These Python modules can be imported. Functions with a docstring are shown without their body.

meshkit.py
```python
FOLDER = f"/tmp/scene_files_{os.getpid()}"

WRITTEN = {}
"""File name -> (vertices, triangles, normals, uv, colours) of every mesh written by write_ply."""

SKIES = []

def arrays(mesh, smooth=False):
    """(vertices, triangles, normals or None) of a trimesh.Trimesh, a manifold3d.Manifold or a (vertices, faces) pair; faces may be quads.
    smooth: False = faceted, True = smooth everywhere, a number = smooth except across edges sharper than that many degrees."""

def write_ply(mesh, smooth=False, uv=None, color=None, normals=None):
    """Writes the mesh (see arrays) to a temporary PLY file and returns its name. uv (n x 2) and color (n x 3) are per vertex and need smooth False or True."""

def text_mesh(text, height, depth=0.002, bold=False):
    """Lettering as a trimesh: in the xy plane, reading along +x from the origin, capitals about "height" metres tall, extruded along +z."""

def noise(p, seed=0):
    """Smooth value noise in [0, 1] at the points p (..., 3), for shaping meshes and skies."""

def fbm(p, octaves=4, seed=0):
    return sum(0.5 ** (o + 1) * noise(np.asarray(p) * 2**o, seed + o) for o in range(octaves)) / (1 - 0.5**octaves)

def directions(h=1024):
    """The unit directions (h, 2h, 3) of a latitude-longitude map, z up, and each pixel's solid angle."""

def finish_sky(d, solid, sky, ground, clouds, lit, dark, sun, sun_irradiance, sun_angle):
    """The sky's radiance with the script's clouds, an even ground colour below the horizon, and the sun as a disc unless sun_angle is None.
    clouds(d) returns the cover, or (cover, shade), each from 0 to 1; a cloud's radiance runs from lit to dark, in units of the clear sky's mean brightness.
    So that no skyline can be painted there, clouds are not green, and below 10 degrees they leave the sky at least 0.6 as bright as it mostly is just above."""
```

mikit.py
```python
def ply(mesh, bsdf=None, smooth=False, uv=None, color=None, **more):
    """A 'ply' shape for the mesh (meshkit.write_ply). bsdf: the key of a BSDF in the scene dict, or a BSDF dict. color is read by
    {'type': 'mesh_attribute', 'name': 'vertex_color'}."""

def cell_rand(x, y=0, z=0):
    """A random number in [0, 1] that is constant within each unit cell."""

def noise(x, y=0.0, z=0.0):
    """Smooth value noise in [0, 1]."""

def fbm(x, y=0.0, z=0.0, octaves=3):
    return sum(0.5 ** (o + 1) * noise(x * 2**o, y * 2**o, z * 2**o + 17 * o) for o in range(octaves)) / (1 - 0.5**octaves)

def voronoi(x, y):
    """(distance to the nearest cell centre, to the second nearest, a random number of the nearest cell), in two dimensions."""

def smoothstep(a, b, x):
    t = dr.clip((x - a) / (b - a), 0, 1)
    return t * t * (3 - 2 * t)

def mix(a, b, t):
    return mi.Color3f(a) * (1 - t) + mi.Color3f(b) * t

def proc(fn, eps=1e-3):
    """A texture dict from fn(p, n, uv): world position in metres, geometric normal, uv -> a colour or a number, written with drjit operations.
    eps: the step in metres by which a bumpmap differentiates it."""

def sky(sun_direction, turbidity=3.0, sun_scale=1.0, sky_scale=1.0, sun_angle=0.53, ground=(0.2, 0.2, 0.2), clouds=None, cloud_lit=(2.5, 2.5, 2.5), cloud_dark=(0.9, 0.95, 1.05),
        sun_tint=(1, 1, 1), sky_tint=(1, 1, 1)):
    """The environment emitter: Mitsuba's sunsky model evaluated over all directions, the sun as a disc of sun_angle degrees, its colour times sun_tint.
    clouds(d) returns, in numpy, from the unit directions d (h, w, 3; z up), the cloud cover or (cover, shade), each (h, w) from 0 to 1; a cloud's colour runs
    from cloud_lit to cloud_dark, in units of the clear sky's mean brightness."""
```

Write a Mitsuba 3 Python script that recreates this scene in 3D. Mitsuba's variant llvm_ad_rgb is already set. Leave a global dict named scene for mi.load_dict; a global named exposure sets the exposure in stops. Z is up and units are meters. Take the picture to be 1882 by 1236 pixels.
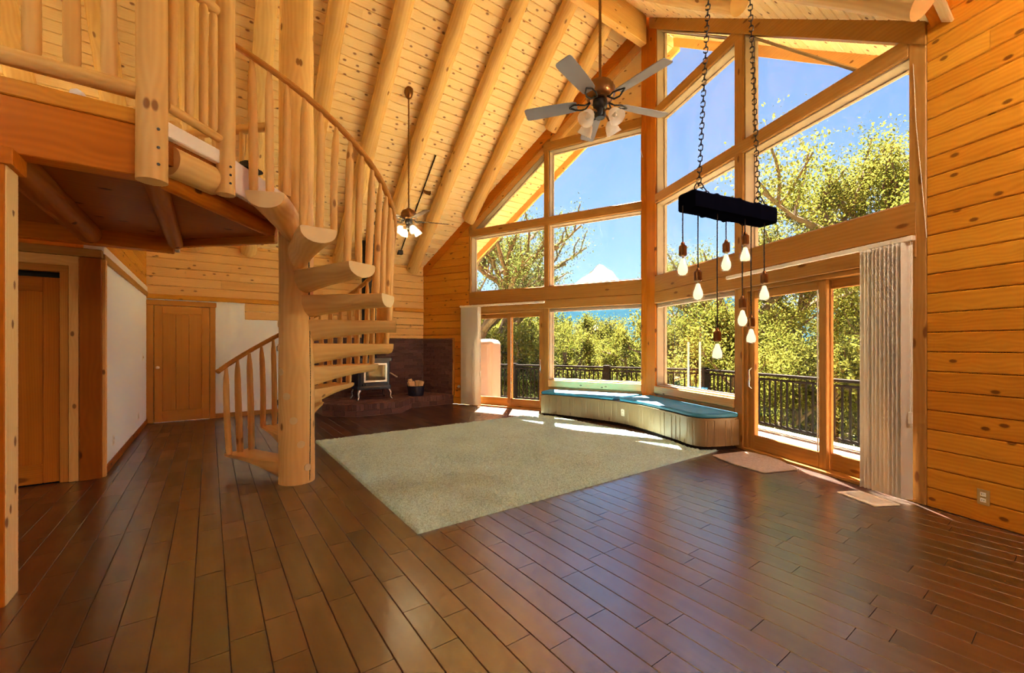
import math, random, numpy as np, trimesh, mitsuba as mi, mikit, drjit as dr
import shapely, shapely.geometry as sg
from meshkit import noise as mnoise, fbm as mfbm
from mikit import proc, noise, fbm, voronoi, cell_rand, smoothstep, mix

T = mi.ScalarTransform4f
rng = np.random.default_rng(7)
random.seed(7)
scene, labels = {}, {}

# ------------------------------------------------------------------ camera, sky, lights, exposure
TH = math.radians(54.2)                       # x runs along the ridge, y from the camera towards the long wall
CX, CY = math.cos(TH), math.sin(TH)
scene['camera'] = {'type': 'perspective', 'fov': 2 * math.degrees(math.atan(941 / 770)), 'fov_axis': 'x', 'near_clip': 0.05, 'far_clip': 9000.0,
                   'principal_point_offset_y': -19 / 1236, 'to_world': T().look_at(origin=[0, 0, 1.33], target=[CX, CY, 1.33], up=[0, 0, 1])}


SUN = [0.306, 0.355, 0.884]
scene['sky'] = mikit.sky(SUN, turbidity=2.6, sun_scale=8.5, sky_scale=0.66, ground=(0.16, 0.15, 0.09), sky_tint=(0.86, 0.97, 1.08))
exposure = 3.3
LAMP = 1.0

# ------------------------------------------------------------------ materials


def rgb(c):
    return {'type': 'rgb', 'value': list(c)}


def pr(col, rough=0.5, **k):
    return {'type': 'twosided', 'b': {'type': 'principled', 'base_color': rgb(col) if isinstance(col, tuple) else col, 'roughness': rough, **k}}


def wood(c1, c2, ck, kx=2.4, ky=6.5, kprob=0.4, gv=22.0, tone=0.35, kr=0.16):
    """Grain along uv.x; the whole twenties of uv.x number the piece."""
    c1, c2, ck = mi.Color3f(*c1), mi.Color3f(*c2), mi.Color3f(*ck)

    def fn(p, n, uv):
        ident = dr.floor(uv.x / 20)
        u, v = uv.x - 20 * ident, uv.y + ident * 1.37
        t = cell_rand(ident, 3)
        d1, d2, w = voronoi(u * kx + ident * 5.1, v * ky)
        g = fbm(u * 1.3 + ident * 3.3, v * gv, 0.5, 3)
        warp = dr.exp(-dr.square(d1 * 3.0))
        ring = 0.5 + 0.5 * dr.sin(v * gv * 9.0 + 9.0 * noise(u * 0.9 + ident * 7.7, v * 5.0) + 6.0 * warp)
        a = dr.clip(0.55 * g + 0.2 * ring + tone * (t - 0.5) + 0.12, 0, 1)
        col = mix(c1, c2, a)
        k = dr.select(w < kprob, 1 - smoothstep(kr * 0.45, kr * (0.8 + 0.5 * w), d1), 0)
        return mix(col, ck, k * 0.85)
    return proc(fn)


def matte(col):
    return {'type': 'twosided', 'b': {'type': 'diffuse', 'reflectance': rgb(col) if isinstance(col, tuple) else col}}


S = scene
WS = dict(specular=0.22)
S['pine_wall'] = pr(wood((0.66, 0.31, 0.03), (0.43, 0.13, 0.008), (0.13, 0.025, 0.004), kx=3.6, kprob=0.3, kr=0.14), 0.42, **WS)
S['pine_pale'] = pr(wood((0.80, 0.52, 0.20), (0.62, 0.33, 0.09), (0.22, 0.07, 0.015), kx=3.6, kprob=0.3, kr=0.13), 0.5, **WS)
S['pine_ceiling'] = pr(wood((0.84, 0.66, 0.36), (0.74, 0.51, 0.21), (0.18, 0.05, 0.012), kx=4.6, ky=7.4, kprob=0.42, kr=0.17, tone=0.25), 0.55, **WS)
S['log_wood'] = pr(wood((0.74, 0.51, 0.21), (0.54, 0.28, 0.065), (0.2, 0.06, 0.012), kx=1.8, ky=3.6, kprob=0.35, gv=14, kr=0.09), 0.45, **WS)
S['stair_wood'] = pr(wood((0.80, 0.54, 0.22), (0.60, 0.31, 0.07), (0.24, 0.08, 0.015), kx=1.8, ky=3.6, kprob=0.3, gv=16, kr=0.09), 0.42, **WS)
S['timber'] = pr(wood((0.44, 0.22, 0.055), (0.29, 0.12, 0.02), (0.14, 0.035, 0.006), kx=1.6, ky=4.4, kprob=0.42, gv=18, kr=0.11), 0.45, **WS)
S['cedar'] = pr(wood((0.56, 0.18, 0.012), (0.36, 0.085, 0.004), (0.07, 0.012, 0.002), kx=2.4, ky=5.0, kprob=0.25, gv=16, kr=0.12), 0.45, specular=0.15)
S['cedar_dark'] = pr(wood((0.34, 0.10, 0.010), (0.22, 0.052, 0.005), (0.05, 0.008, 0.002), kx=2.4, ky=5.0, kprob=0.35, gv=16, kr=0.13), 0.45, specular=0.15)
S['oak_red'] = pr(wood((0.52, 0.19, 0.02), (0.34, 0.09, 0.008), (0.2, 0.05, 0.01), kx=0.8, ky=2.5, kprob=0.03, gv=40, kr=0.1), 0.45, **WS)
S['oak'] = pr(wood((0.58, 0.28, 0.06), (0.38, 0.14, 0.02), (0.2, 0.06, 0.01), kx=0.8, ky=2.5, kprob=0.04, gv=40, kr=0.1), 0.45, **WS)
S['bench_wood'] = pr(wood((0.235, 0.165, 0.085), (0.15, 0.10, 0.047), (0.11, 0.06, 0.025), kprob=0.1, gv=30), 0.42)
S['end_grain'] = pr((0.72, 0.55, 0.30), 0.5, **WS)
S['pale_board'] = pr((0.78, 0.72, 0.64), 0.5)


def floor_color(p, n, uv):
    ident = dr.floor(uv.x / 20)
    u, v = uv.x - 20 * ident, uv.y + ident * 1.9
    t = cell_rand(ident, 5)
    g = fbm(u * 1.1 + ident * 3.1, v * 26, 0.3, 4)
    m = fbm(u * 5 + ident, v * 9, 3.1, 3)
    a = mix((0.006, 0.0020, 0.0015), (0.046, 0.0135, 0.0055), dr.clip(0.75 * t + 0.5 * (g - 0.5) + 0.45 * (m - 0.5) + 0.1, 0, 1))
    return a


def floor_bump(p, n, uv):
    ident = dr.floor(uv.x / 20)
    u, v = uv.x - 20 * ident, uv.y
    return fbm(u * 2.2 + ident * 3.1, v * 24, 0.3, 2) * 0.0007 + noise(u * 7, v * 60 + ident) * 0.00012


S['floor_wood'] = {'type': 'twosided', 'b': {'type': 'bumpmap', 'arbitrary': proc(floor_bump, 2e-3), 'scale': 1.0,
                   'b': {'type': 'principled', 'base_color': proc(floor_color), 'roughness': 0.26, 'eta': 3.6}}}
S['drywall'] = pr((0.77, 0.82, 0.83), 0.7)
S['white_paint'] = pr((0.82, 0.80, 0.75), 0.45)
S['pale_jamb_tan'] = pr((0.36, 0.27, 0.18), 0.5)  # pale tan; on the jambs it includes the light on the reveals
S['white_plastic'] = pr((0.80, 0.77, 0.68), 0.35)
S['blind_vinyl'] = pr((0.60, 0.56, 0.47), 0.5)


def brick_color(p, n, uv):
    ident = dr.floor(uv.x / 20)
    return mix((0.060, 0.026, 0.026), (0.145, 0.068, 0.066), dr.clip(cell_rand(ident, 2) * 0.8 + 0.4 * (fbm(p.x * 60, p.y * 60, p.z * 60) - 0.4), 0, 1))


S['brick_clay'] = pr(proc(brick_color), 0.8)
S['mortar'] = pr((0.16, 0.105, 0.095), 0.9)
S['stove_enamel'] = pr((0.006, 0.012, 0.035), 0.22, specular=0.7)
S['black_metal'] = pr((0.008, 0.008, 0.010), 0.4)
S['chandelier_wood'] = matte((0.0028, 0.0035, 0.0095))
S['chrome'] = {'type': 'roughconductor', 'material': 'Cr', 'alpha': 0.12}
S['nickel'] = pr((0.75, 0.72, 0.66), 0.3, metallic=1.0)
S['brass_dark'] = pr((0.22, 0.10, 0.035), 0.3, metallic=0.9)
S['fan_blade'] = pr((0.26, 0.26, 0.28), 0.5)
S['fan_blade_dark'] = pr((0.12, 0.07, 0.035), 0.45)
S['frosted_glass'] = {'type': 'principledthin', 'base_color': rgb((0.9, 0.86, 0.8)), 'roughness': 0.3, 'diff_trans': 1.0, 'spec_trans': 0.2}
S['pane_glass'] = {'type': 'thindielectric', 'int_ior': 1.5}
S['stove_glass'] = pr((0.02, 0.03, 0.03), 0.05, specular=1.0)
S['cushion_blue'] = pr(proc(lambda p, n, uv: mix((0.018, 0.15, 0.30), (0.03, 0.24, 0.44), fbm(p.x * 14, p.y * 14, p.z * 14))), 0.6, sheen=0.4)


def rug_color(p, n, uv):
    a = fbm(p.x * 130, p.y * 130, 0.1, 3)
    b = fbm(p.x * 2.1, p.y * 2.1, 1.7, 3)
    return mix((0.28, 0.43, 0.38), (0.56, 0.77, 0.75), dr.clip(a * 1.5 - 0.35 + (b - 0.5) * 0.5, 0, 1))


S['rug_pile'] = pr(proc(rug_color), 0.95, sheen=0.3)
S['mat_fabric'] = pr(proc(lambda p, n, uv: mix((0.24, 0.20, 0.165), (0.46, 0.40, 0.345), fbm(p.x * 60, p.y * 60, 0.2))), 0.9)
S['deck_wood'] = pr(wood((0.36, 0.27, 0.19), (0.27, 0.19, 0.125), (0.18, 0.12, 0.07), kprob=0.15), 0.7)
S['rail_wood'] = pr((0.010, 0.006, 0.005), 0.6, specular=0.15)
S['rail_black'] = pr((0.0035, 0.0030, 0.0028), 0.7, specular=0.1)
S['bark'] = pr(proc(lambda p, n, uv: mix((0.05, 0.035, 0.022), (0.15, 0.105, 0.065), fbm(p.x * 9, p.y * 9, p.z * 3))), 0.9)
S['cover_plate'] = pr((0.42, 0.30, 0.12), 0.35)


def leaf_tex(c1, c2):
    return proc(lambda p, n, uv: mix(c1, c2, dr.clip(fbm(p.x * 0.9, p.y * 0.9, p.z * 0.9, 2) * 0.9 + 0.6 * cell_rand(p.x * 9, p.y * 9, p.z * 9) - 0.25, 0, 1)))


def leafy(c1, c2):
    return {'type': 'principledthin', 'base_color': leaf_tex(c1, c2), 'roughness': 0.6, 'diff_trans': 0.9, 'spec_trans': 0.0}


S['leaf_gold'] = leafy((0.048, 0.066, 0.010), (0.178, 0.180, 0.038))
S['leaf_green'] = leafy((0.034, 0.054, 0.012), (0.132, 0.150, 0.044))
S['grass_ground'] = matte(proc(lambda p, n, uv: mix((0.16, 0.16, 0.06), (0.42, 0.37, 0.20), fbm(p.x * 0.5, p.y * 0.5, 0.4, 4))))
S['hill_haze_blue'] = matte(proc(lambda p, n, uv: mix((0.004, 0.017, 0.034), (0.009, 0.032, 0.052), fbm(p.x * 0.03, p.y * 0.03, p.z * 0.05, 4))))  # forest tone turned blue, distance haze painted in
S['snow'] = matte(proc(lambda p, n, uv: mix((0.07, 0.10, 0.14), (0.26, 0.27, 0.28), smoothstep(0.35, 0.5, fbm(p.x * 0.012, p.y * 0.012, p.z * 0.03, 4)))))
S['cover_cloth'] = pr((0.30, 0.22, 0.18), 0.85)
S['dull_black'] = pr((0.006, 0.006, 0.007), 0.6)  # plain black; behind boards it also stands in for gap shade
S['split_wood'] = pr((0.75, 0.55, 0.33), 0.8)


def glow(c, s):
    return {'type': 'area', 'radiance': rgb([x * s for x in c])}


# ------------------------------------------------------------------ bookkeeping
_used = {}


def unique(name):
    n = _used.get(name, 0)
    _used[name] = n + 1
    return name if n == 0 else f'{name}_{n:03d}'


def thing(name, label=None, cat=None, group=None, kind=None):
    k = unique(name)
    d = {}
    if label: d['label'] = label
    if cat: d['category'] = cat
    if group: d['group'] = group
    if kind: d['kind'] = kind
    labels[k] = d
    return k


def struct(name, label=None, cat=None):
    return thing(name, label, cat, kind='structure')


def shape_of(mesh, bsdf, smooth, more):
    v, f, uv = mesh
    if smooth not in (True, False):                       # pieces with grain coordinates keep their own seams; the others are split at sharp edges
        if uv is None or not np.any(uv): uv = None
        else: smooth = True
    return mikit.ply((v, f), bsdf, smooth, uv=uv, **more)


def part(parent, name, mesh, bsdf, smooth=False, label=None, kind=None, **more):
    k = unique(f'{parent}__{name}' if name else parent)
    scene[k] = shape_of(mesh, bsdf, smooth, more)
    d = {}
    if label: d['label'] = label
    if kind: d['kind'] = kind
    if d: labels[k] = d
    return k


def body(key, mesh, bsdf, smooth=False, **more):
    """The thing's own mesh."""
    scene[key] = shape_of(mesh, bsdf, smooth, more)
    return key


_id = [0]


def nid():
    _id[0] += 1
    return (_id[0] * 37) % 211


# ------------------------------------------------------------------ mesh helpers: every mesh is (vertices, triangles, uv)
class Frame:
    def __init__(s, o, d):
        s.o = np.array([o[0], o[1], 0.0]); d = np.array(d, float); d /= np.linalg.norm(d)
        s.d = np.array([d[0], d[1], 0.0]); s.n = np.array([-d[1], d[0], 0.0]); s.z = np.array([0, 0, 1.0])

    def __call__(s, p):
        p = np.asarray(p, float)
        return s.o + p[..., :1] * s.d + p[..., 1:2] * s.n + p[..., 2:3] * s.z

    def pt(s, a, n, z):
        return s.o + a * s.d + n * s.n + z * s.z


WF = Frame([0, 0], [1, 0])
CL, PP = np.array([4.248, 9.606]), np.array([6.439, 4.736])
LF = Frame(CL, PP - CL)                                   # far window wall, s from the corner to the prow post, n outwards
RF = Frame(PP, np.array([4.864, 0.820]) - PP)             # right window wall, s from the prow post
LLEN = float(np.linalg.norm(PP - CL))


def merge(*ms):
    v, f, uv, n = [], [], [], 0
    for a, b, c in ms:
        v.append(a); f.append(b + n); uv.append(c if c is not None else np.zeros((len(a), 2))); n += len(a)
    return np.vstack(v), np.vstack(f), np.vstack(uv)


def tri(quads):
    q = np.asarray(quads)
    return np.vstack([q[:, [0, 1, 2]], q[:, [0, 2, 3]]])


def board(o, A, B, N, w, t, xa, xb, ch=0.005, ident=None):
    """A board with two bevelled front edges: along A from xa to xb (each a number or the pair at y=0 and y=w), across B, thick along N."""
    ident = nid() if ident is None else ident
    xa = (xa, xa) if np.isscalar(xa) else xa
    xb = (xb, xb) if np.isscalar(xb) else xb
    prof = np.array([(0, 0), (w, 0), (w, t - ch), (w - ch, t), (ch, t), (0, t - ch)])
    fr = prof[:, 0] / w
    x0, x1 = xa[0] + (xa[1] - xa[0]) * fr, xb[0] + (xb[1] - xb[0]) * fr
    x = np.concatenate([x0, x1]); y = np.tile(prof[:, 0], 2); z = np.tile(prof[:, 1], 2)
    o, A, B, N = (np.asarray(q, float) for q in (o, A, B, N))
    v = o + x[:, None] * A + y[:, None] * B + z[:, None] * N
    i = np.arange(6); j = (i + 1) % 6
    f = np.vstack([tri(np.stack([i, j, j + 6, i + 6], 1)), [[0, k + 1, k] for k in range(1, 5)], [[6, 6 + k, 7 + k] for k in range(1, 5)]])
    uv = np.stack([x - x.min() + 0.3 + 20 * ident, y + z], 1)
    return v, f, uv


def cbox(lo, hi, fr=WF, ch=0.006, g=None, ident=None):
    """A bevelled box in a frame; grain along axis g (the longest when left out)."""
    lo, hi = np.minimum(lo, hi).astype(float), np.maximum(lo, hi).astype(float)
    d = hi - lo
    ch = min(ch, 0.3 * d.min())
    g = int(np.argmax(d)) if g is None else g
    ident = nid() if ident is None else ident
    idx = {}
    pts = []
    for c in np.ndindex(2, 2, 2):
        for k in range(3):
            p = np.where(np.array(c) == 1, hi, lo).astype(float)
            for m in range(3):
                if m != k:
                    p[m] += ch * (1 if c[m] == 0 else -1)
            idx[c, k] = len(pts)
            pts.append(p)
    F = []
    for k in range(3):                                    # six faces
        a, b = [m for m in range(3) if m != k]
        for side in (0, 1):
            q = []
            for (s, t) in ((0, 0), (1, 0), (1, 1), (0, 1)):
                c = [0, 0, 0]; c[k] = side; c[a] = s; c[b] = t
                q.append(idx[tuple(c), k])
            flip = (side == 0) ^ (k == 1)
            F += [[q[0], q[2], q[1]], [q[0], q[3], q[2]]] if flip else [[q[0], q[1], q[2]], [q[0], q[2], q[3]]]
    for k in range(3):                                    # twelve edges, along axis k
        a, b = [m for m in range(3) if m != k]
        for s, t in np.ndindex(2, 2):
            c0 = [0, 0, 0]; c0[a] = s; c0[b] = t; c1 = list(c0); c1[k] = 1
            c0, c1 = tuple(c0), tuple(c1)
            q = [idx[c0, a], idx[c0, b], idx[c1, b], idx[c1, a]]
            flip = (s ^ t) ^ (k == 1)
            F += [[q[0], q[2], q[1]], [q[0], q[3], q[2]]] if flip else [[q[0], q[1], q[2]], [q[0], q[2], q[3]]]
    for c in np.ndindex(2, 2, 2):
        q = [idx[c, 0], idx[c, 1], idx[c, 2]]
        F.append(q if sum(c) % 2 else q[::-1])
    P = np.array(pts)
    F = np.array(F)
    n = np.cross(P[F[:, 1]] - P[F[:, 0]], P[F[:, 2]] - P[F[:, 0]])
    inw = np.einsum('ij,ij->i', n, P[F].mean(1) - P.mean(0)) < 0
    F[inw] = F[inw][:, ::-1]
    o1, o2 = [m for m in range(3) if m != g]
    uv = np.stack([P[:, g] - lo[g] + 0.2 + 20 * ident, (P[:, o1] - lo[o1]) + (P[:, o2] - lo[o2])], 1)
    return fr(P), F, uv


def prism(poly, n0, n1, fr=WF, plane='sz', ident=None, g=0):
    """A polygon extruded: plane 'sz' (along n) or 'xy' (along z)."""
    ident = nid() if ident is None else ident
    P = poly if isinstance(poly, sg.Polygon) else sg.Polygon(poly)
    m = trimesh.creation.extrude_polygon(P, 1.0, engine='earcut')
    v = np.array(m.vertices); a, b, c = v[:, 0], v[:, 1], n0 + v[:, 2] * (n1 - n0)
    loc = np.stack([a, c, b], 1) if plane == 'sz' else np.stack([a, b, c], 1)
    ab = np.stack([a, b], 1); x, y = ab[:, g], ab[:, 1 - g]
    uv = np.stack([x - x.min() + 0.2 + 20 * ident, y - y.min() + (c - n0)], 1)
    return fr(loc), np.array(m.faces), uv


def basis(t):
    a = np.cross(t, [0, 0, 1.0] if abs(t[2]) < 0.9 else [1.0, 0, 0]); a /= np.linalg.norm(a)
    return a, np.cross(t, a)


def tube(path, rad, seg=12, caps=True, ident=None, wob=0.0, squash=1.0, up=None):
    """A round bar along a path, with its ends closed by separate vertices; up keeps one axis of the section upright."""
    ident = nid() if ident is None else ident
    P = np.asarray(path, float); n = len(P)
    R = np.broadcast_to(rad, (n,)).astype(float)
    t = np.gradient(P, axis=0); t /= np.linalg.norm(t, axis=1, keepdims=True)
    A, B = np.zeros_like(P), np.zeros_like(P)
    a, b = basis(t[0])
    for i in range(n):
        if up is not None:
            b = np.asarray(up, float) - t[i] * np.dot(up, t[i]); b /= np.linalg.norm(b); a = np.cross(b, t[i])
        else:
            a = a - t[i] * np.dot(a, t[i]); a /= np.linalg.norm(a); b = np.cross(t[i], a)
        A[i], B[i] = a, b
    th = np.arange(seg) * 2 * np.pi / seg
    r = R[:, None] * np.ones(seg)
    L = np.concatenate([[0], np.cumsum(np.linalg.norm(np.diff(P, axis=0), axis=1))])
    if wob:
        q = np.stack(np.broadcast_arrays(L[:, None] * 2.2 + ident * 3.1, np.cos(th)[None] * 1.1 + 5, np.sin(th)[None] * 1.1 + 5), -1)
        r = r * (1 + wob * (mnoise(q, ident) - 0.5) * 2)
    v = P[:, None] + r[..., None] * (np.cos(th)[None, :, None] * A[:, None] + squash * np.sin(th)[None, :, None] * B[:, None])
    rr = R.mean()
    uv = np.stack(np.broadcast_arrays(L[:, None] + 0.2 + 20 * ident, (np.abs(th - np.pi) * rr)[None, :]), -1)
    i, j = np.meshgrid(np.arange(n - 1), np.arange(seg), indexing='ij')
    f = tri(np.stack([i * seg + j, i * seg + (j + 1) % seg, (i + 1) * seg + (j + 1) % seg, (i + 1) * seg + j], -1).reshape(-1, 4))
    V, F, U = [v.reshape(-1, 3)], [f], [uv.reshape(-1, 2)]
    if caps:
        k = n * seg
        for e, sgn in ((0, -1), (n - 1, 1)):
            V.append(np.vstack([v[e], P[e:e + 1]]))
            U.append(np.vstack([np.stack([np.cos(th) * rr + 0.2 + 20 * ident, np.sin(th) * rr * 0.3], 1), [[0.2 + 20 * ident, 0]]]))
            c = np.arange(seg); ff = np.stack([k + c, k + (c + 1) % seg, np.full(seg, k + seg)], 1)
            F.append(ff if sgn > 0 else ff[:, ::-1]); k += seg + 1
    return np.vstack(V), np.vstack(F), np.vstack(U)


def log(p0, p1, r0, r1=None, seg=14, wob=0.05, rings=None, ident=None, taper_end=0.0):
    p0, p1 = np.asarray(p0, float), np.asarray(p1, float)
    r1 = r0 if r1 is None else r1
    n = rings or max(4, int(np.linalg.norm(p1 - p0) / 0.25) + 2)
    t = np.linspace(0, 1, n)
    if taper_end:
        Ln = np.linalg.norm(p1 - p0); e = taper_end / Ln
        t = np.unique(np.concatenate([t, [e * 0.15, e * 0.5, e, 1 - e, 1 - e * 0.5, 1 - e * 0.15]]))
        k = np.minimum(1, np.minimum(t, 1 - t) / e)
        shape = 0.45 + 0.55 * np.sqrt(np.clip(1 - (1 - k) ** 2, 0, 1))
    else:
        shape = 1.0
    return tube(p0 + t[:, None] * (p1 - p0), (r0 + (r1 - r0) * t) * shape, seg, True, ident, wob)


def lathe(prof, c=(0, 0, 0), seg=20, squash=1.0):
    p = np.asarray(prof, float); n = len(p); th = np.arange(seg) * 2 * np.pi / seg
    v = np.stack(np.broadcast_arrays(p[:, :1] * np.cos(th), p[:, :1] * np.sin(th) * squash, p[:, 1:2] + 0 * th), -1).reshape(-1, 3) + np.asarray(c, float)
    i, j = np.meshgrid(np.arange(n - 1), np.arange(seg), indexing='ij')
    f = tri(np.stack([i * seg + j, i * seg + (j + 1) % seg, (i + 1) * seg + (j + 1) % seg, (i + 1) * seg + j], -1).reshape(-1, 4))
    return v, f, np.zeros((len(v), 2))


def xform(m, M):
    M = np.asarray(M, float)
    return m[0] @ M[:3, :3].T + M[:3, 3], m[1], m[2]


def rot_z(a, c=(0, 0, 0)):
    M = np.eye(4); M[:2, :2] = [[math.cos(a), -math.sin(a)], [math.sin(a), math.cos(a)]]; M[:3, 3] = c
    return M


def resample(poly, step):
    ring = poly.exterior
    n = max(12, int(ring.length / step))
    return np.array([ring.interpolate(i / n, normalized=True).coords[0] for i in range(n)])


def pad(poly, z0, z1, r, step=0.05, ident=None):
    """A soft slab over a plan outline, its upper and lower rims rounded."""
    ident = nid() if ident is None else ident
    c = resample(sg.polygon.orient(poly), step)
    t = np.roll(c, -1, 0) - np.roll(c, 1, 0); t /= np.linalg.norm(t, axis=1, keepdims=True)
    nin = np.stack([-t[:, 1], t[:, 0]], 1)
    lev = [(r, z0), (0.3 * r, z0 + 0.3 * r), (0, z0 + r), (0, z1 - r), (0.12 * r, z1 - 0.5 * r), (0.45 * r, z1 - 0.15 * r), (r, z1)]
    V = [np.column_stack([c + nin * a, np.full(len(c), z)]) for a, z in lev]
    n = len(c); i, j = np.meshgrid(np.arange(len(lev) - 1), np.arange(n), indexing='ij')
    F = [tri(np.stack([i * n + j, i * n + (j + 1) % n, (i + 1) * n + (j + 1) % n, (i + 1) * n + j], -1).reshape(-1, 4))]
    top = sg.Polygon(c + nin * r)
    tv, tf = trimesh.creation.triangulate_polygon(top, engine='earcut')
    V.append(np.column_stack([tv, np.full(len(tv), z1)])); F.append(np.asarray(tf) + n * len(lev))
    v = np.vstack(V)
    return v, np.vstack(F), np.zeros((len(v), 2))


# ------------------------------------------------------------------ the shell
RIDGE_Y, RIDGE_Z, SLOPE = 4.736, 7.30, 0.83
cs, sn = 1 / math.hypot(1, SLOPE), SLOPE / math.hypot(1, SLOPE)


def deck_z(y):
    return RIDGE_Z - SLOPE * abs(y - RIDGE_Y)


def ul(y): return 4.248 + (9.606 - y) * (2.191 / 4.870)      # x of the far window wall at y
def ur(y): return 6.439 - (4.736 - y) * (1.575 / 3.916)      # x of the right window wall at y


# floor: dark planks that run towards the long wall
fl = struct('floor', 'dark reddish brown hardwood plank floor', 'floor')
slab = sg.Polygon([(-5, -2.2), (ur(-2.2) + .02, -2.2), (6.55, 4.736), (ul(9.606) + .02, 9.62), (-5, 9.62)])
body(fl, prism(slab, -0.16, -0.006, plane='xy'), 'dull_black')
planks = []
PWID = 0.142
r_ = np.random.default_rng(11)
x = -3.62
while x < 6.4:
    x1 = x + PWID
    lo = [max(-2.2, 4.736 - (6.439 - q) * (3.916 / 1.575)) for q in (x, x1)]
    hi = [min(9.6, 9.606 - (q - 4.248) * (4.870 / 2.191)) for q in (x, x1)]
    if x < -0.95: hi = [5.95, 5.95]
    if x < -1.2: lo = [0.4, 0.4]
    cuts = []
    y = max(lo) + r_.uniform(0.1, 0.9)
    while y < min(hi) - 0.25:
        cuts.append(y); y += r_.choice([0.35, 0.55, 0.75, 0.95, 1.15], p=[.2, .25, .25, .2, .1]) * r_.uniform(0.9, 1.1)
    ends = [lo] + [[c, c] for c in cuts] + [hi]
    for a, b in zip(ends[:-1], ends[1:]):
        if min(b) - max(a) < 0.02: continue
        if x > 1.3 and x1 < 5.0 and a[0] > 2.9 and b[0] < 6.25: continue     # wholly under the carpet
        m = board((x + 0.0008, 0, -0.015), (0, 1, 0), (1, 0, 0), (0, 0, 1), PWID - 0.0016, 0.015, (a[0] + .0016, a[1] + .0016), (b[0] - .0016, b[1] - .0016), 0.003)
        cyy, cxx = (a[0] + b[0]) / 2, x
        depth = CX * cxx + CY * cyy; lat = CY * cxx - CX * cyy
        seen = depth > 0.3 and abs(lat / depth) < 1.35 and 637 + 770 * 1.33 / depth < 1500
        planks.append(((b[0] - a[0]) / max(depth, .3) ** 2 if seen else -1, m))
    x = x1
planks.sort(key=lambda q: -q[0])
for q, m in planks[:290]:
    part(fl, 'plank', m, 'floor_wood')
rest = [m for q, m in planks[290:]]
if rest: part(fl, 'far_planks', merge(*rest), 'floor_wood', kind='stuff')

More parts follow.
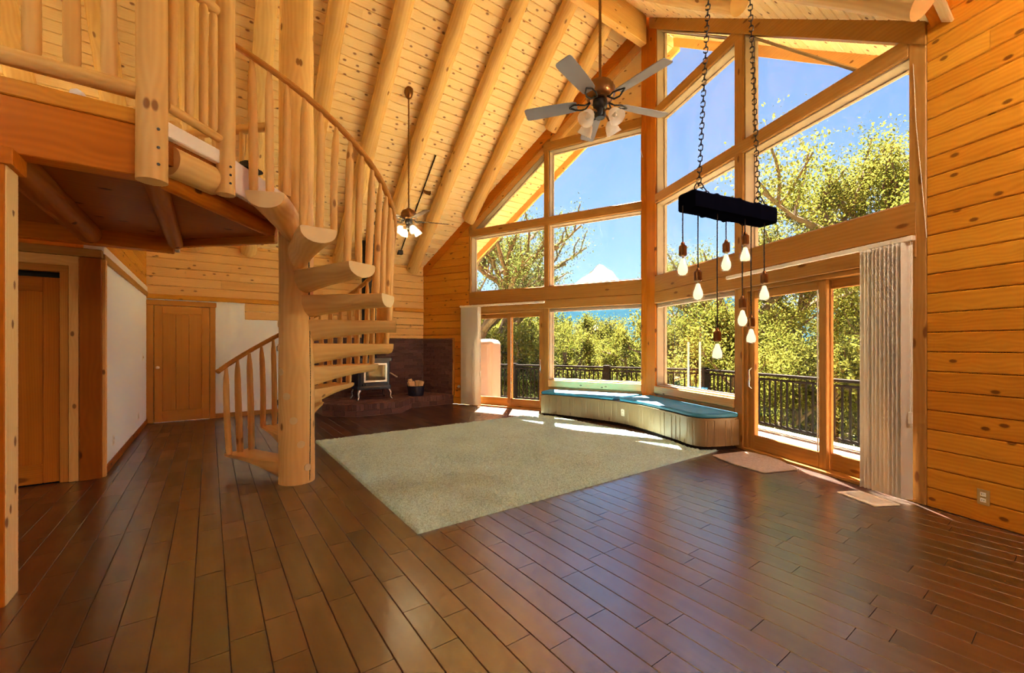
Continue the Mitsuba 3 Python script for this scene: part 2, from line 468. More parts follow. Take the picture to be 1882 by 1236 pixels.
# ceiling: knotty boards along the ridge on both slopes, carried out past the window walls as the soffit
ce = struct('ceiling', 'sloping knotty pine plank ceiling', 'ceiling')
OVL, OVR = 0.94 / 0.912, 0.80 / 0.928
UPN = np.array([0, sn, cs]); BL = np.array([0, cs, -sn]); UPR = np.array([0, -sn, cs]); BR = np.array([0, -cs, -sn])
YEND_R = 0.72
roofs = []
for B, N, ylim, fx, ov in ((BL, UPN, 9.75, ul, OVL), (BR, UPR, YEND_R, ur, OVR)):
    ws = abs(ylim - RIDGE_Y) / cs
    roofs.append(board(np.array([0, RIDGE_Y, RIDGE_Z]) + N * 0.021, (1, 0, 0), B, N, ws, 0.16, -5.1, (fx(RIDGE_Y) + ov, fx(ylim) + ov), 0.001))
flat = cbox((-5.0, -2.2, 5.0), (6.6, YEND_R, 5.15))
cheek = prism([(-5.0, deck_z(YEND_R)), (5.0, deck_z(YEND_R)), (5.0, 5.05), (-5.0, 5.05)], 0, 0.06, Frame([0, YEND_R], [1, 0]))
body(ce, merge(*roofs, flat, cheek), 'cedar')  # dark backing shows through the gaps as painted groove shade
RW = 0.136
for side, (B, N, ylim, fx, ov) in enumerate(((BL, UPN, 9.62, ul, OVL), (BR, UPR, YEND_R, ur, OVR))):
    rows = int(abs(ylim - RIDGE_Y) / cs / RW) + 1
    for k in range(rows):
        o = np.array([0, RIDGE_Y, RIDGE_Z]) + B * (k * RW) + N * 0.02
        y0, y1 = o[1], o[1] + B[1] * RW
        end = (fx(y0) + ov, fx(y1) + ov)
        cuts, xx = [], -4.85 + r_.uniform(0.6, 3)
        while xx < min(end) - 0.8 and side == 0:
            cuts.append(xx); xx += r_.uniform(2.2, 4.2)
        e = [(-4.85, -4.85)] + [(c, c) for c in cuts] + [end]
        for a, b in zip(e[:-1], e[1:]):
            part(ce, 'board', board(o + B * 0.002, (1, 0, 0), B, -N, RW - 0.004, 0.02, (a[0] + .001, a[1] + .001), (b[0] - .001, b[1] - .001), 0.009), 'pine_ceiling')

# walls of logs and boards
def board_rows(holder, fr, s0, s1, z0, z1, pitch, mat, n_in=0.0, joints=0.5, rs=None, slope=None, t=0.03, ch=0.008):
    rs = rs or np.random.default_rng(5)
    z = z0
    while z < z1 - 0.02:
        h = min(pitch, z1 - z)
        a = s0
        if slope: a = max(s0, slope(z))
        if a < s1 - 0.03:
            e = [a]
            q = a + rs.uniform(0.35, 2.5)
            while q < s1 - 0.3 and rs.uniform() < joints:
                e.append(q); q += rs.uniform(0.8, 2.6)
            e.append(s1)
            for p, r in zip(e[:-1], e[1:]):
                part(holder, 'board', board(fr.pt(0, n_in + t, z + .0018), fr.d, fr.z, -fr.n, h - .0036, t, p + .0008, r - .0008, ch), mat)
        z += pitch


wr = struct('wall_right', 'right-hand wall of orange pine boards with a big timber window frame', 'wall')
body(wr, cbox((4.23, 0.031, 0), (7.4, 0.2, 5.1), RF), 'dull_black')
board_rows(wr, RF, 4.232, 7.4, 0.0, 5.0, 0.161, 'pine_wall', joints=0.45, rs=np.random.default_rng(21))
wf = struct('wall_far', 'far wall of orange pine boards and timber window frame left of the prow post', 'wall')
body(wf, prism([(0, 0), (1.372, 0), (1.372, 4.30), (0, 3.28)], 0.031, 0.2, LF), 'dull_black')
board_rows(wf, LF, 0.0, 1.370, 0.0, 4.25, 0.161, 'pine_wall', joints=0.0, slope=lambda z: max(0, (z - 3.27) / 0.757))
BF = Frame([0, 9.6], [1, 0])
wb = struct('wall_back', 'back wall, white below and knotty pine boards above', 'wall')
body(wb, cbox((-1.05, 0.0, 0), (1.80, 0.2, 2.2), BF), 'drywall')
part(wb, 'backing', merge(cbox((-1.1, 0.031, 2.17), (4.3, 0.2, 3.5), BF), cbox((1.74, 0.031, 0.0), (4.3, 0.2, 2.2), BF)), 'dull_black')
board_rows(wb, BF, -0.95, 4.245, 2.25, 3.32, 0.161, 'pine_pale', n_in=-0.012, joints=0.8, rs=np.random.default_rng(33))
board_rows(wb, BF, 1.742, 4.245, 0.0, 1.85, 0.161, 'pine_pale', n_in=0.0, joints=0.2, rs=np.random.default_rng(34))
board_rows(wb, BF, 0.55, 4.245, 1.855, 2.172, 0.161, 'pine_pale', n_in=-0.014, joints=0.3, rs=np.random.default_rng(35))
part(wb, 'beam', cbox((-0.95, -0.05, 2.172), (4.245, 0.02, 2.250), BF), 'pine_wall')
# white partition on the left with its top trims
wl = struct('wall_left', 'white plastered partition wall beside the hall door', 'wall')
body(wl, cbox((-1.02, 5.93, 0), (-0.89, 9.6, 2.28)), 'drywall')
part(wl, 'trim_board', cbox((-1.03, 5.93, 2.20), (-0.868, 9.6, 2.28)), 'timber')
part(wl, 'trim_board', cbox((-1.03, 5.93, 2.282), (-0.876, 9.6, 2.37)), 'pale_board')
for k in range(6):
    part(wl, 'board', board((-0.95, 5.93, 2.372 + .161 * k), (0, 1, 0), (0, 0, 1), (1, 0, 0), .159, .06, 0, 3.67, .006), 'pine_wall')
part(wl, 'trim_board', cbox((-0.91, 5.90, 0), (-0.86, 5.955, 2.22)), 'pine_pale', label='pale corner trim of the white partition')
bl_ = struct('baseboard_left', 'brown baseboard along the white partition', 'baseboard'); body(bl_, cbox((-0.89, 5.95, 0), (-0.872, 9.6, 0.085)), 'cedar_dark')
bb_ = struct('baseboard_back', 'brown baseboard along the white part of the back wall', 'baseboard'); body(bb_, cbox((0.08, -0.018, 0), (1.74, 0.0, 0.085), BF), 'timber')
# hall wall under the loft's rear edge: door, trims, cedar pilaster
wh = struct('wall_hall', 'hall wall with a panelled door under the loft', 'wall')
body(wh, merge(cbox((-3.6, 5.96, 0), (-1.62, 6.1, 2.36)), cbox((-1.2, 5.96, 0), (-0.89, 6.1, 2.36)), cbox((-1.7, 5.96, 2.15), (-1.1, 6.1, 2.36))), 'pine_wall')
part(wh, 'backing', cbox((-2.2, 6.06, 0), (-1.1, 6.1, 2.2)), 'dull_black')  # black sheet added so the gap above the door reads as shade
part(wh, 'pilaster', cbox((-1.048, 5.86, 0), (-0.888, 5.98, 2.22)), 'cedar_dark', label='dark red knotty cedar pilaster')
part(wh, 'casing', cbox((-1.125, 5.88, 0), (-1.05, 5.97, 2.16)), 'pine_pale')
part(wh, 'casing', cbox((-1.19, 5.90, 0), (-1.126, 5.97, 2.10)), 'oak')
part(wh, 'casing', cbox((-2.2, 5.90, 2.06), (-1.128, 5.97, 2.13)), 'oak')
part(wh, 'casing', cbox((-2.2, 5.88, 2.13), (-1.052, 5.97, 2.225)), 'pine_pale')
part(wh, 'casing', cbox((-2.2, 5.87, 2.228), (-0.885, 5.97, 2.31)), 'timber')
part(wh, 'casing', cbox((-2.2, 5.90, 0), (-2.13, 5.97, 2.06)), 'oak')


def plank_door(name, label, fr, s0, s1, z1, n, mat):
    d = struct(name, label, 'door')
    w = s1 - s0; st = 0.115
    part(d, 'stile', cbox((s0, n, .012), (s0 + st, n + .04, z1), fr), mat); part(d, 'stile', cbox((s1 - st, n, .012), (s1, n + .04, z1), fr), mat)
    part(d, 'rail', cbox((s0 + st, n, z1 - .14), (s1 - st, n + .04, z1), fr), mat); part(d, 'rail', cbox((s0 + st, n, .012), (s1 - st, n + .04, .20), fr), mat)
    k = max(3, round((w - 2 * st) / 0.17)); pw = (w - 2 * st) / k
    for i in range(k):
        part(d, 'panel_board', board(fr.pt(s0 + st + i * pw + .001, n + .034, .20), fr.z, fr.d, -fr.n, pw - .002, .022, 0, z1 - .34, .004), mat)
    return d


hf = Frame([0, 5.93], [1, 0])
d3 = plank_door('door_3', 'reddish oak plank door in the hall, seen past the left log post', hf, -2.125, -1.192, 2.005, 0.0, 'oak_red')
d4 = plank_door('door_4', 'oak plank door with a brass knob in the white back wall', BF, -0.79, -0.005, 2.055, -0.037, 'oak')
kn = [(0.0, 0), (.022, 0), (.022, .006), (.010, .012), (.010, .03), (.024, .04), (.028, .052), (.022, .064), (0, .068)]
kM = np.eye(4); kM[:3, :3] = np.array([[1, 0, 0], [0, 0, -1], [0, 1, 0]]); kM[:3, 3] = BF.pt(-0.735, -0.037, 0.97)
part(d4, 'knob', xform(lathe(kn, seg=16), kM), 'nickel', True, label='pale metal knob')
part(d4, 'casing', cbox((-0.90, -0.045, 0), (-0.795, 0.0, 2.06), BF), 'oak'); part(d4, 'casing', cbox((0.0, -0.045, 0), (0.085, 0.0, 2.06), BF), 'oak')
part(d4, 'casing', cbox((-0.91, -0.055, 2.06), (0.10, 0.0, 2.15), BF), 'oak'); part(d4, 'threshold', cbox((-0.795, -0.04, 0), (0, 0.0, 0.012), BF), 'pale_board')

# unseen walls behind the camera, placed to shut out sky light
wk = struct('wall_unseen_side', 'unseen pine wall behind the camera, placed to shut out sky light', 'wall')
body(wk, cbox((-5.2, -2.4, 0), (6.6, -2.2, 5.15)), 'timber')
wd = struct('wall_unseen_rear', 'unseen white wall at the rear end, placed to shut out sky light', 'wall')
body(wd, cbox((-5.0, -2.2, 0), (-4.8, 9.8, 7.4)), 'drywall')  # unseen; white keeps the bounced room light neutral

# ------------------------------------------------------------------ the window walls: timber members, panes
OUT = 0.20


def member(h, name, lo, hi, fr, mat='timber', ch=0.008, label=None):
    return part(h, name, cbox(lo, hi, fr, ch), mat, label=label)


def rakeL(s): return RIDGE_Z - SLOPE * (LLEN - s) * 0.912
def rakeR(s): return RIDGE_Z - SLOPE * s * 0.928


# far wall (L)
member(wf, 'post', (1.372, 0, 0), (1.42, OUT, rakeL(1.40)), LF)
member(wf, 'post', (3.272, -0.004, 0), (3.372, OUT, rakeL(3.3) - .05), LF)
member(wf, 'beam', (1.372, -0.012, 2.115), (5.245, OUT, 2.29), LF)
member(wf, 'beam', (1.372, -0.006, 2.29), (5.245, OUT, 2.572), LF)
member(wf, 'beam', (1.40, -0.006, 3.835), (5.245, OUT, 3.995), LF)
member(wf, 'beam', (3.25, -0.006, 5.352), (5.245, OUT, 5.53), LF)
member(wf, 'sill', (3.372, 0, 0.40), (5.245, OUT, 0.52), LF); member(wf, 'sill', (3.372, -0.02, 0.52), (5.245, OUT, 0.65), LF, 'pine_pale')
part(wf, 'rake_beam', prism([(-.1, rakeL(-.1) - .22), (LLEN, rakeL(LLEN) - .22), (LLEN, rakeL(LLEN) + .05), (-.1, rakeL(-.1) + .05)], -0.02, OUT, LF), 'cedar')
part(wf, 'rake_lit_reveal', prism([(1.40, rakeL(1.4) - .39), (LLEN - .05, rakeL(LLEN - .05) - .39), (LLEN - .05, rakeL(LLEN) - .22), (1.40, rakeL(1.4) - .22)], 0.05, OUT, LF), 'pine_pale')  # pale wood paints the lit reveal under the rake beam
part(wf, 'gable_panel', prism([(3.38, 5.53), (5.245, 5.53), (5.245, rakeL(5.245) - .35), (3.6, 5.53)], 0.10, 0.14, LF), 'pine_ceiling')
# right wall (W)
member(wr, 'post', (2.10, -0.004, 0), (2.243, OUT, rakeR(2.15) - .05), RF)
member(wr, 'post', (4.10, -0.004, 0), (4.228, OUT, rakeR(4.16)), RF)
member(wr, 'beam', (0.25, -0.012, 2.09), (4.16, OUT, 2.29), RF)
member(wr, 'beam', (0.25, -0.006, 2.29), (4.16, OUT, 2.572), RF)
member(wr, 'beam', (0.25, -0.006, 3.845), (4.10, OUT, 4.01), RF)
member(wr, 'beam', (0.25, -0.006, 5.365), (2.243, OUT, 5.53), RF)
member(wr, 'sill', (0.25, 0, 0.40), (2.10, OUT, 0.52), RF); member(wr, 'sill', (0.25, -0.02, 0.52), (2.10, OUT, 0.645), RF, 'pine_pale')
part(wr, 'rake_beam', prism([(0.1, rakeR(.1) - .19), (4.228, rakeR(4.228) - .19), (4.228, rakeR(4.228) + .05), (0.1, rakeR(.1) + .05)], -0.02, OUT, RF), 'timber')
# lower walls behind the bench
part(wf, 'wainscot', cbox((3.372, 0.03, 0), (5.3, OUT, 0.42), LF), 'timber'); part(wr, 'wainscot', cbox((0.0, 0.03, 0), (2.12, OUT, 0.42), RF), 'timber')
# prow post
pr_ = struct('trim_1', 'tall timber prow post between the two window walls', 'post')
c_ = [LF.pt(5.24, 0, 0), LF.pt(5.24, OUT, 0), np.array([6.439 + OUT / 0.92, 4.736, 0]), RF.pt(0.26, OUT, 0), RF.pt(0.26, 0, 0), np.array([6.42, 4.736, 0])]
m_ = prism([(q[0], q[1]) for q in c_], 0, RIDGE_Z - .02, plane='xy')
ident_ = nid(); m_ = (m_[0], m_[1], np.stack([m_[0][:, 2] + 20 * ident_, m_[0][:, 0] + m_[0][:, 1]], 1))
body(pr_, m_, 'cedar')


def window(num, fr, poly, label, jamb=True):
    w = struct(f'window_{num}', label, 'window')
    P = sg.Polygon(poly); inner = P.buffer(-0.03, join_style=2)
    ring = P.difference(inner)
    m = prism(ring, 0.165, 0.215, fr)
    part(w, 'frame', m, 'pale_jamb_tan')
    part(w, 'jamb', prism(P.difference(P.buffer(-0.016, join_style=2)), 0.03, 0.164, fr), 'pale_jamb_tan')  # pale lining puts the lit look of the reveals into colour
    v = np.array([fr.pt(a, 0.19, b) for a, b in list(P.buffer(-0.02, join_style=2).exterior.coords)[:-1]])
    f = np.array([[0, i, i + 1] for i in range(1, len(v) - 1)])
    part(w, 'pane', (v, f, None), 'pane_glass')
    return w


g = 0.39
window(1, LF, [(1.42, 2.572), (3.272, 2.572), (3.272, 3.835), (1.42, 3.835)], 'upper window nearest the pine boards, oak branches behind it')
s_ = lambda z: LLEN - (RIDGE_Z - g - z) / (SLOPE * 0.912)
window(2, LF, [(s_(3.995) + .02, 3.995), (3.272, 3.995), (3.272, rakeL(3.272) - g)], 'triangular window under the rafters left of the fan')
window(3, LF, [(3.372, 2.572), (5.24, 2.572), (5.24, 3.835), (3.372, 3.835)], 'upper window with the snowy mountain in it')
window(4, LF, [(3.372, 3.995), (5.24, 3.995), (5.24, 5.352), (3.38, 5.352)], 'tall window behind the near ceiling fan')
window(5, LF, [(3.372, 0.65), (5.24, 0.65), (5.24, 2.115), (3.372, 2.115)], 'fixed window above the left half of the bench')
window(6, RF, [(0.26, 0.645), (2.10, 0.645), (2.10, 2.09), (0.26, 2.09)], 'fixed window above the right half of the bench')
window(7, RF, [(0.26, 2.572), (2.10, 2.572), (2.10, 3.845), (0.26, 3.845)], 'window just above the transom right of the prow post')
window(8, RF, [(0.26, 4.01), (2.10, 4.01), (2.10, 5.365), (0.26, 5.365)], 'window between the two slanting-looking transoms right of the prow post')
window(9, RF, [(0.26, 5.53), (2.0, 5.53), (0.26, rakeR(.26) - .19)], 'small triangular window at the top of the prow')
window(10, RF, [(2.243, 2.572), (4.10, 2.572), (4.10, 3.845), (2.243, 3.845)], 'big window showing treetops above the right sliding door')
window(11, RF, [(2.243, 4.01), (3.66, 4.01), (2.243, rakeR(2.243) - .19)], 'triangular window of blue sky above the treetop window')


for num_, fr_0, a_, b_, z_ in ((5, LF, 3.39, 5.225, 2.098), (6, RF, .28, 2.085, 2.072)):
    part(f'window_{num_}', 'shade_cassette', cbox((a_, .03, z_ - .055), (b_, .10, z_), fr_0, .008), 'pale_jamb_tan', label='cream roller shade cassette along the window head')


def slider(name, label, fr, s0, s1, z1, split, flip):
    d = struct(name, label, 'door')
    part(d, 'frame', merge(cbox((s0, .02, 0), (s0 + .05, OUT, z1), fr), cbox((s1 - .05, .02, 0), (s1, OUT, z1), fr), cbox((s0, .02, z1 - .05), (s1, OUT, z1), fr)), 'timber')
    part(d, 'threshold', cbox((s0, -.01, 0), (s1, OUT + .03, .035), fr), 'timber')
    for i, (a, b, n) in enumerate(((s0 + .05, split + .05, .05), (split - .04, s1 - .05, .115))):
        if flip: n = .165 - n
        st = .085; p = unique(f'{d}__panel')
        scene[p] = None
        fm = merge(cbox((a, n, .036), (a + st, n + .045, z1 - .055), fr), cbox((b - st, n, .036), (b, n + .045, z1 - .055), fr),
                   cbox((a + st, n, .036), (b - st, n + .045, .21), fr), cbox((a + st, n, z1 - .15), (b - st, n + .045, z1 - .055), fr))
        body(p, fm, 'timber')
        v = np.array([fr.pt(a + st - .005, n + .022, .205), fr.pt(b - st + .005, n + .022, .205), fr.pt(b - st + .005, n + .022, z1 - .145), fr.pt(a + st - .005, n + .022, z1 - .145)])
        part(p, 'pane', (v, np.array([[0, 1, 2], [0, 2, 3]]), None), 'pane_glass')
        part(p, 'weather_strip', cbox((b - st - .014 if not flip else a + st, n - .006, .21), (b - st if not flip else a + st + .014, n, z1 - .15), fr), 'white_paint', label='thin white weather strip')
        if i == 0 and not flip or i == 1 and flip:
            h = a + .045 if not flip else b - .045
            pts = [fr.pt(h, n - .002, .80), fr.pt(h, n - .045, .83), fr.pt(h + .012, n - .05, .93), fr.pt(h, n - .045, 1.03), fr.pt(h, n - .002, 1.06)]
            part(p, 'handle', tube(pts, .011, 8), 'chrome', True, label='bright metal pull handle')
    return d


slider('door_1', 'timber sliding glass door on the far wall', LF, 1.42, 3.272, 2.115, 2.40, True)
slider('door_2', 'timber sliding glass door on the right wall', RF, 2.243, 4.16, 2.09, 3.27, False)

# ------------------------------------------------------------------ ridge beam and rafters
rb = thing('ridge_beam', 'straight squared ridge beam at the very top of the ceiling', 'beam')
body(rb, cbox((-4.4, 4.67, 6.745), (6.34, 4.80, 7.27), ch=0.01), 'pine_pale')
names = ['first', 'second', 'third', 'fourth', 'fifth', 'sixth', 'seventh', 'eighth', 'ninth', 'tenth']
RAX, RR = 0.105, 0.132
us = [5.615, 4.78, 3.945, 3.11, 2.275, 1.44, 0.605, -0.23, -1.065, -1.9]
for i, u in enumerate(us):
    k = thing('log_rafter', f'peeled round log rafter under the left ceiling slope, {names[i]} from the prow post', 'rafter', 'round log rafters of the left slope')
    yend = 9.62 if u < 4.25 else 9.606 - (u - 4.248) * (4.870 / 2.191) - 0.05
    p0 = np.array([u, RIDGE_Y + 0.06, deck_z(RIDGE_Y + 0.06)]) - UPN * RAX
    p1 = np.array([u, yend, deck_z(yend)]) - UPN * RAX
    body(k, log(p0, p1, RR * 0.94, RR * 1.06, seg=20, wob=0.06, rings=26), 'log_wood', 40)
for i, (u, ye) in enumerate(((4.72, 2.2), (4.12, 0.62))):
    k = thing('log_rafter', f'peeled round log rafter under the right ceiling slope, {names[i]} from the prow', 'rafter', 'round log rafters of the right slope')
    ye = max(ye, 4.736 - (6.439 - u) * (3.916 / 1.575) + .02)
    p0 = np.array([u, RIDGE_Y - 0.06, deck_z(RIDGE_Y - 0.06)]) - UPR * RAX
    p1 = np.array([u, ye, deck_z(ye)]) - UPR * RAX
    body(k, log(p0, p1, RR, RR * 1.05, seg=20, wob=0.06, rings=20), 'log_wood', 40)
# barge boards along the two overhangs
for i, (B, N, ylim, fx, ov) in enumerate(((BL, UPN, 9.75, ul, OVL), (BR, UPR, YEND_R, ur, OVR))):
    k = struct('trim_%d' % (2 + i), 'barge board along the roof overhang outside the windows', 'trim')
    a, b = np.array([fx(RIDGE_Y) + ov, RIDGE_Y]), np.array([fx(ylim) + ov, ylim])
    F2 = Frame(a, b - a); ll = np.linalg.norm(b - a); cc = abs(ylim - RIDGE_Y) / ll
    body(k, prism([(0, RIDGE_Z - .16), (ll, RIDGE_Z - SLOPE * ll * cc - .16), (ll, RIDGE_Z - SLOPE * ll * cc + .16), (0, RIDGE_Z + .16)], -.03, .03, F2), 'pine_pale')

# ------------------------------------------------------------------ spiral staircase
SC = np.array([0.699, 4.627])
A0 = math.degrees(math.atan2(-CX, CY))                    # turns the stair's angles into the room's


def polar(r, deg, z):
    a = math.radians(deg + A0)
    return np.array([SC[0] + r * math.cos(a), SC[1] + r * math.sin(a), z])


def tread_mesh(deg, z, w0, w1, d0, d1, seed):
    """A half log: flat on top, round below, deep at the post and shallow at the tip."""
    rs = np.random.default_rng(seed); ident = nid()
    a = math.radians(deg + A0); D = np.array([math.cos(a), math.sin(a), 0]); Q = np.array([-D[1], D[0], 0])
    rr = np.linspace(0.10, 0.95, 12); t = (rr - 0.10) / 0.85
    th = np.linspace(0, np.pi, 11)
    hw = w0 + (w1 - w0) * np.minimum(1, t * 1.15) + 0.004 * np.sin(t * 7 + seed)
    dp = d1 + (d0 - d1) * (1 - t) ** 1.7
    C = np.array([SC[0], SC[1], z])
    low = C + rr[:, None, None] * D + (hw[:, None] * np.cos(th))[..., None] * Q - (dp[:, None] * np.sin(th) ** 0.8)[..., None] * np.array([0, 0, 1.0])
    n, s = low.shape[:2]
    i, j = np.meshgrid(np.arange(n - 1), np.arange(s - 1), indexing='ij')
    F = [tri(np.stack([i * s + j, i * s + j + 1, (i + 1) * s + j + 1, (i + 1) * s + j], -1).reshape(-1, 4))]
    V = [low.reshape(-1, 3)]
    U = [np.stack(np.broadcast_arrays(rr[:, None] + 20 * ident, th[None] * 0.13), -1).reshape(-1, 2)]
    k = n * s
    e = 0.008
    top = np.stack([low[:, 0], low[:, 0] * 0.94 + low[:, -1] * 0.06 + [0, 0, e], low[:, 0] * 0.06 + low[:, -1] * 0.94 + [0, 0, e], low[:, -1]], 1)
    V.append(top.reshape(-1, 3)); U.append(np.stack(np.broadcast_arrays(rr[:, None] + 20 * ident, np.array([0, .02, .26, .28])[None]), -1).reshape(-1, 2))
    i, j = np.meshgrid(np.arange(n - 1), np.arange(3), indexing='ij')
    F.append(k + tri(np.stack([i * 4 + j, (i + 1) * 4 + j, (i + 1) * 4 + j + 1, i * 4 + j + 1], -1).reshape(-1, 4))); k += n * 4
    return (np.vstack(V), np.vstack(F), np.vstack(U)), low[-1], D


st = thing('spiral_staircase', 'peeled log spiral staircase winding up around its own centre post to the loft', 'staircase')
part(st, 'centre_post', log((SC[0], SC[1], 0), (SC[0], SC[1], 6.74), 0.162, 0.148, 32, 0.035, 60), 'stair_wood', 40, label='tall peeled log centre post')
crack = [polar(0.1595 - .0001 * z, -17 + 3 * math.sin(z * 2.1), 0.02 + z) for z in np.linspace(0, 2.2, 26)]
part(st, 'drying_crack', tube(crack, 0.0045, 5), 'dull_black', label='thin dark drying crack down the post')
Z1, RISE, TURN = 0.19, 0.2335, 23.0
for k in range(11):
    ph = 154 - TURN * k; z = Z1 + RISE * k
    w1, d1 = 0.142, [0.055, 0.055, .06, .07, .09, .105, .11, .115, .118, .118, .12][k]
    m, end, D = tread_mesh(ph, z, 0.098, w1, 0.215, d1, k)
    p = part(st, 'tread', m, 'stair_wood', True)
    c = end.mean(0); up_ = np.array([0, 0, .008]); end = np.vstack([end[:1] * .94 + end[-1:] * .06 + up_, end, end[-1:] * .94 + end[:1] * .06 + up_]); v = np.vstack([end, end[:1] * .5 + end[-1:] * .5]) + D * 0.001; v[-1] -= [0, 0, .02]; nE = len(end)
    part(p, 'end_face', (v, np.array([[nE, q, (q + 1) % nE] for q in range(nE)]), None), 'end_grain', label='pale cut end of the half log')
    q = polar(0.148, ph - 180, z - 0.035); a = math.radians(ph - 180 + A0)
    part(st, 'tenon', tube([q, q + np.array([math.cos(a), math.sin(a), 0]) * 0.016], 0.036, 14), 'end_grain', label='round pale tenon end showing on the post')
HR, H0, HRISE = 0.935, 1.085, 0.2295


def rail_z(deg): return H0 + (167 - deg) / TURN * HRISE


for j in range(33):
    ph = 162.7 - TURN / 3 * j; k = min(10, j // 3); zb = Z1 + RISE * k + .006; zt = rail_z(ph) - 0.012
    rs = np.random.default_rng(100 + j); tilt = rs.normal(0, .008, 2)
    p0 = polar(0.885, ph, zb); p1 = polar(HR - .01, ph + 0.3, zt)
    t = np.array([0, .03, .12, .3, .5, .7, .82, .9, .96, 1.0]); r = np.array([.028, .031, .032, .032, .031, .030, .029, .024, .017, .014]) * rs.uniform(0.9, 1.08)
    path = p0 + t[:, None] * (p1 - p0) + np.sin(t * np.pi)[:, None] * np.array([tilt[0], tilt[1], 0])
    part(st, 'baluster', tube(path, r, 10, wob=0.06), 'stair_wood', 50)
hp = [polar(HR, d, rail_z(d)) for d in np.linspace(168.5, -90, 110)]
part(st, 'handrail', tube(hp, 0.029, 12, squash=0.8, up=(0, 0, 1)), 'oak', 50, label='curved laminated handrail')

# ------------------------------------------------------------------ loft
lf = struct('loft', 'log loft over the hall with its floor, beams and joists', 'loft')
outline = [(-4.6, 3.39), (-0.30, 3.39), (0.10, 3.79), (0.545, 4.42), (0.50, 4.78), (0.55, 5.02), (-0.31, 5.88), (-4.6, 5.88)]
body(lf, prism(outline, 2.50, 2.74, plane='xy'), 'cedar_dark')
yy = 3.39
while yy < 5.85:
    part(lf, 'floor_board', board((-4.55, yy + .001, 2.74), (1, 0, 0), (0, 1, 0), (0, 0, 1), .138, .02, 0, 4.2, .003), 'pine_wall'); yy += .14
part(lf, 'front_beam', cbox((-4.6, 3.335, 2.352), (-0.29, 3.46, 2.652)), 'cedar', label='reddish front beam of the loft')
part(lf, 'rim_board', cbox((-4.6, 3.345, 2.660), (-0.29, 3.40, 2.752)), 'pine_wall')
part(lf, 'rear_beam', cbox((-4.6, 5.80, 2.352), (-0.315, 5.93, 2.60)), 'cedar', label='reddish rear beam over the hall door')
part(lf, 'rear_rim_board', cbox((-4.6, 5.84, 2.60), (-0.315, 5.92, 2.752)), 'pine_wall')
f45 = Frame([-0.284, 3.35], [1, 1])                        # front chamfer, n to the left (inwards)
part(lf, 'rim_board', cbox((0.02, -0.005, 2.655), (0.52, 0.05, 2.752), f45), 'pale_board', label='pale rim board over the log end')
part(lf, 'log_beam', log(f45.pt(0.17, 0.085, 2.545), f45.pt(0.52, 0.085, 2.545), 0.100, seg=22, wob=.02), 'log_wood', 40, label='short round log with a cut end')
fb = Frame([0.10, 3.79], np.array([0.545, 4.42]) - np.array([0.10, 3.79]))
part(lf, 'rim_board', cbox((0.02, -0.03, 2.50), (0.74, 0.02, 2.752), fb), 'pale_board', label='pale edge of the landing, daylight put into its colour')  # daylight falling on this edge is part of its pale colour
fr_ = Frame([0.55, 5.02], np.array([-0.31, 5.88]) - np.array([0.55, 5.02]))
part(lf, 'rim_board', cbox((0.0, -0.05, 2.42), (1.21, 0.0, 2.752), fr_), 'pine_wall')
part(lf, 'sunlit_beam_end', cbox((-0.312, 5.86, 2.37), (-0.268, 5.93, 2.57)), 'white_paint', label='beam end at the rear corner, sunlight painted in as white')  # white stands in for sunlight on the bare beam end
for u in (-0.30, -0.97, -1.9, -2.8):
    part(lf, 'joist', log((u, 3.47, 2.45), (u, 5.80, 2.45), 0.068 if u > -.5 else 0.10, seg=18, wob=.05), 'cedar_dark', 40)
part(lf, 'landing_joist', log((-0.28, 3.62, 2.46), (0.46, 4.62, 2.46), 0.07, seg=14), 'cedar', 40)

rl = thing('loft_railing', 'peeled log railing along the front of the loft', 'railing')
part(rl, 'corner_post', log((-0.284, 3.335, 2.33), (-0.284, 3.335, 4.1), 0.076, seg=22, wob=.03), 'log_wood', 40)
part(rl, 'end_post', log((0.095, 3.729, 2.445), (0.095, 3.729, 3.95), 0.060, seg=20, wob=.03), 'log_wood', 40)
for p, zz in (((-0.284, 3.335), (2.42, 2.52, 2.63)), ((0.095, 3.729), (2.52, 2.58, 2.64))):
    for z in zz:
        b = np.array([p[0], p[1], z]); dv = np.array([.45, -.89, 0]) * (.076 if p[1] < 3.5 else .060)
        part(rl, 'bolt', tube([b + dv * .9, b + dv * 1.06], .0085, 8), 'black_metal')
part(rl, 'bottom_rail', log((-4.6, 3.36, 2.858), (-0.33, 3.35, 2.862), 0.046, seg=16, wob=.1), 'log_wood', 40)
part(rl, 'top_rail', log((-4.6, 3.36, 3.74), (-0.33, 3.35, 3.74), 0.050, seg=16, wob=.1), 'log_wood', 40)
for i in range(18):
    u = -0.475 - i * 0.152
    part(rl, 'baluster', log((u, 3.352, 2.885), (u - .004, 3.352, 3.72), 0.037, 0.035, 14, .05, taper_end=.05), 'log_wood', 40)
part(rl, 'bottom_rail', log(f45.pt(.09, .0, 2.845), f45.pt(.49, .0, 2.832), 0.030, seg=14, wob=.05), 'log_wood', 40)
part(rl, 'top_rail', log(f45.pt(.06, .0, 3.72), f45.pt(.45, .0, 3.735), 0.038, seg=14, wob=.05), 'log_wood', 40)
for s in (.128, .245, .352, .43):
    part(rl, 'baluster', log(f45.pt(s, .0, 2.86), f45.pt(s, .0, 3.70), 0.0265, seg=12, wob=.05, taper_end=.04), 'log_wood', 40)
rl2 = thing('loft_railing', 'rear log railing of the loft, seen behind the staircase handrail', 'railing')
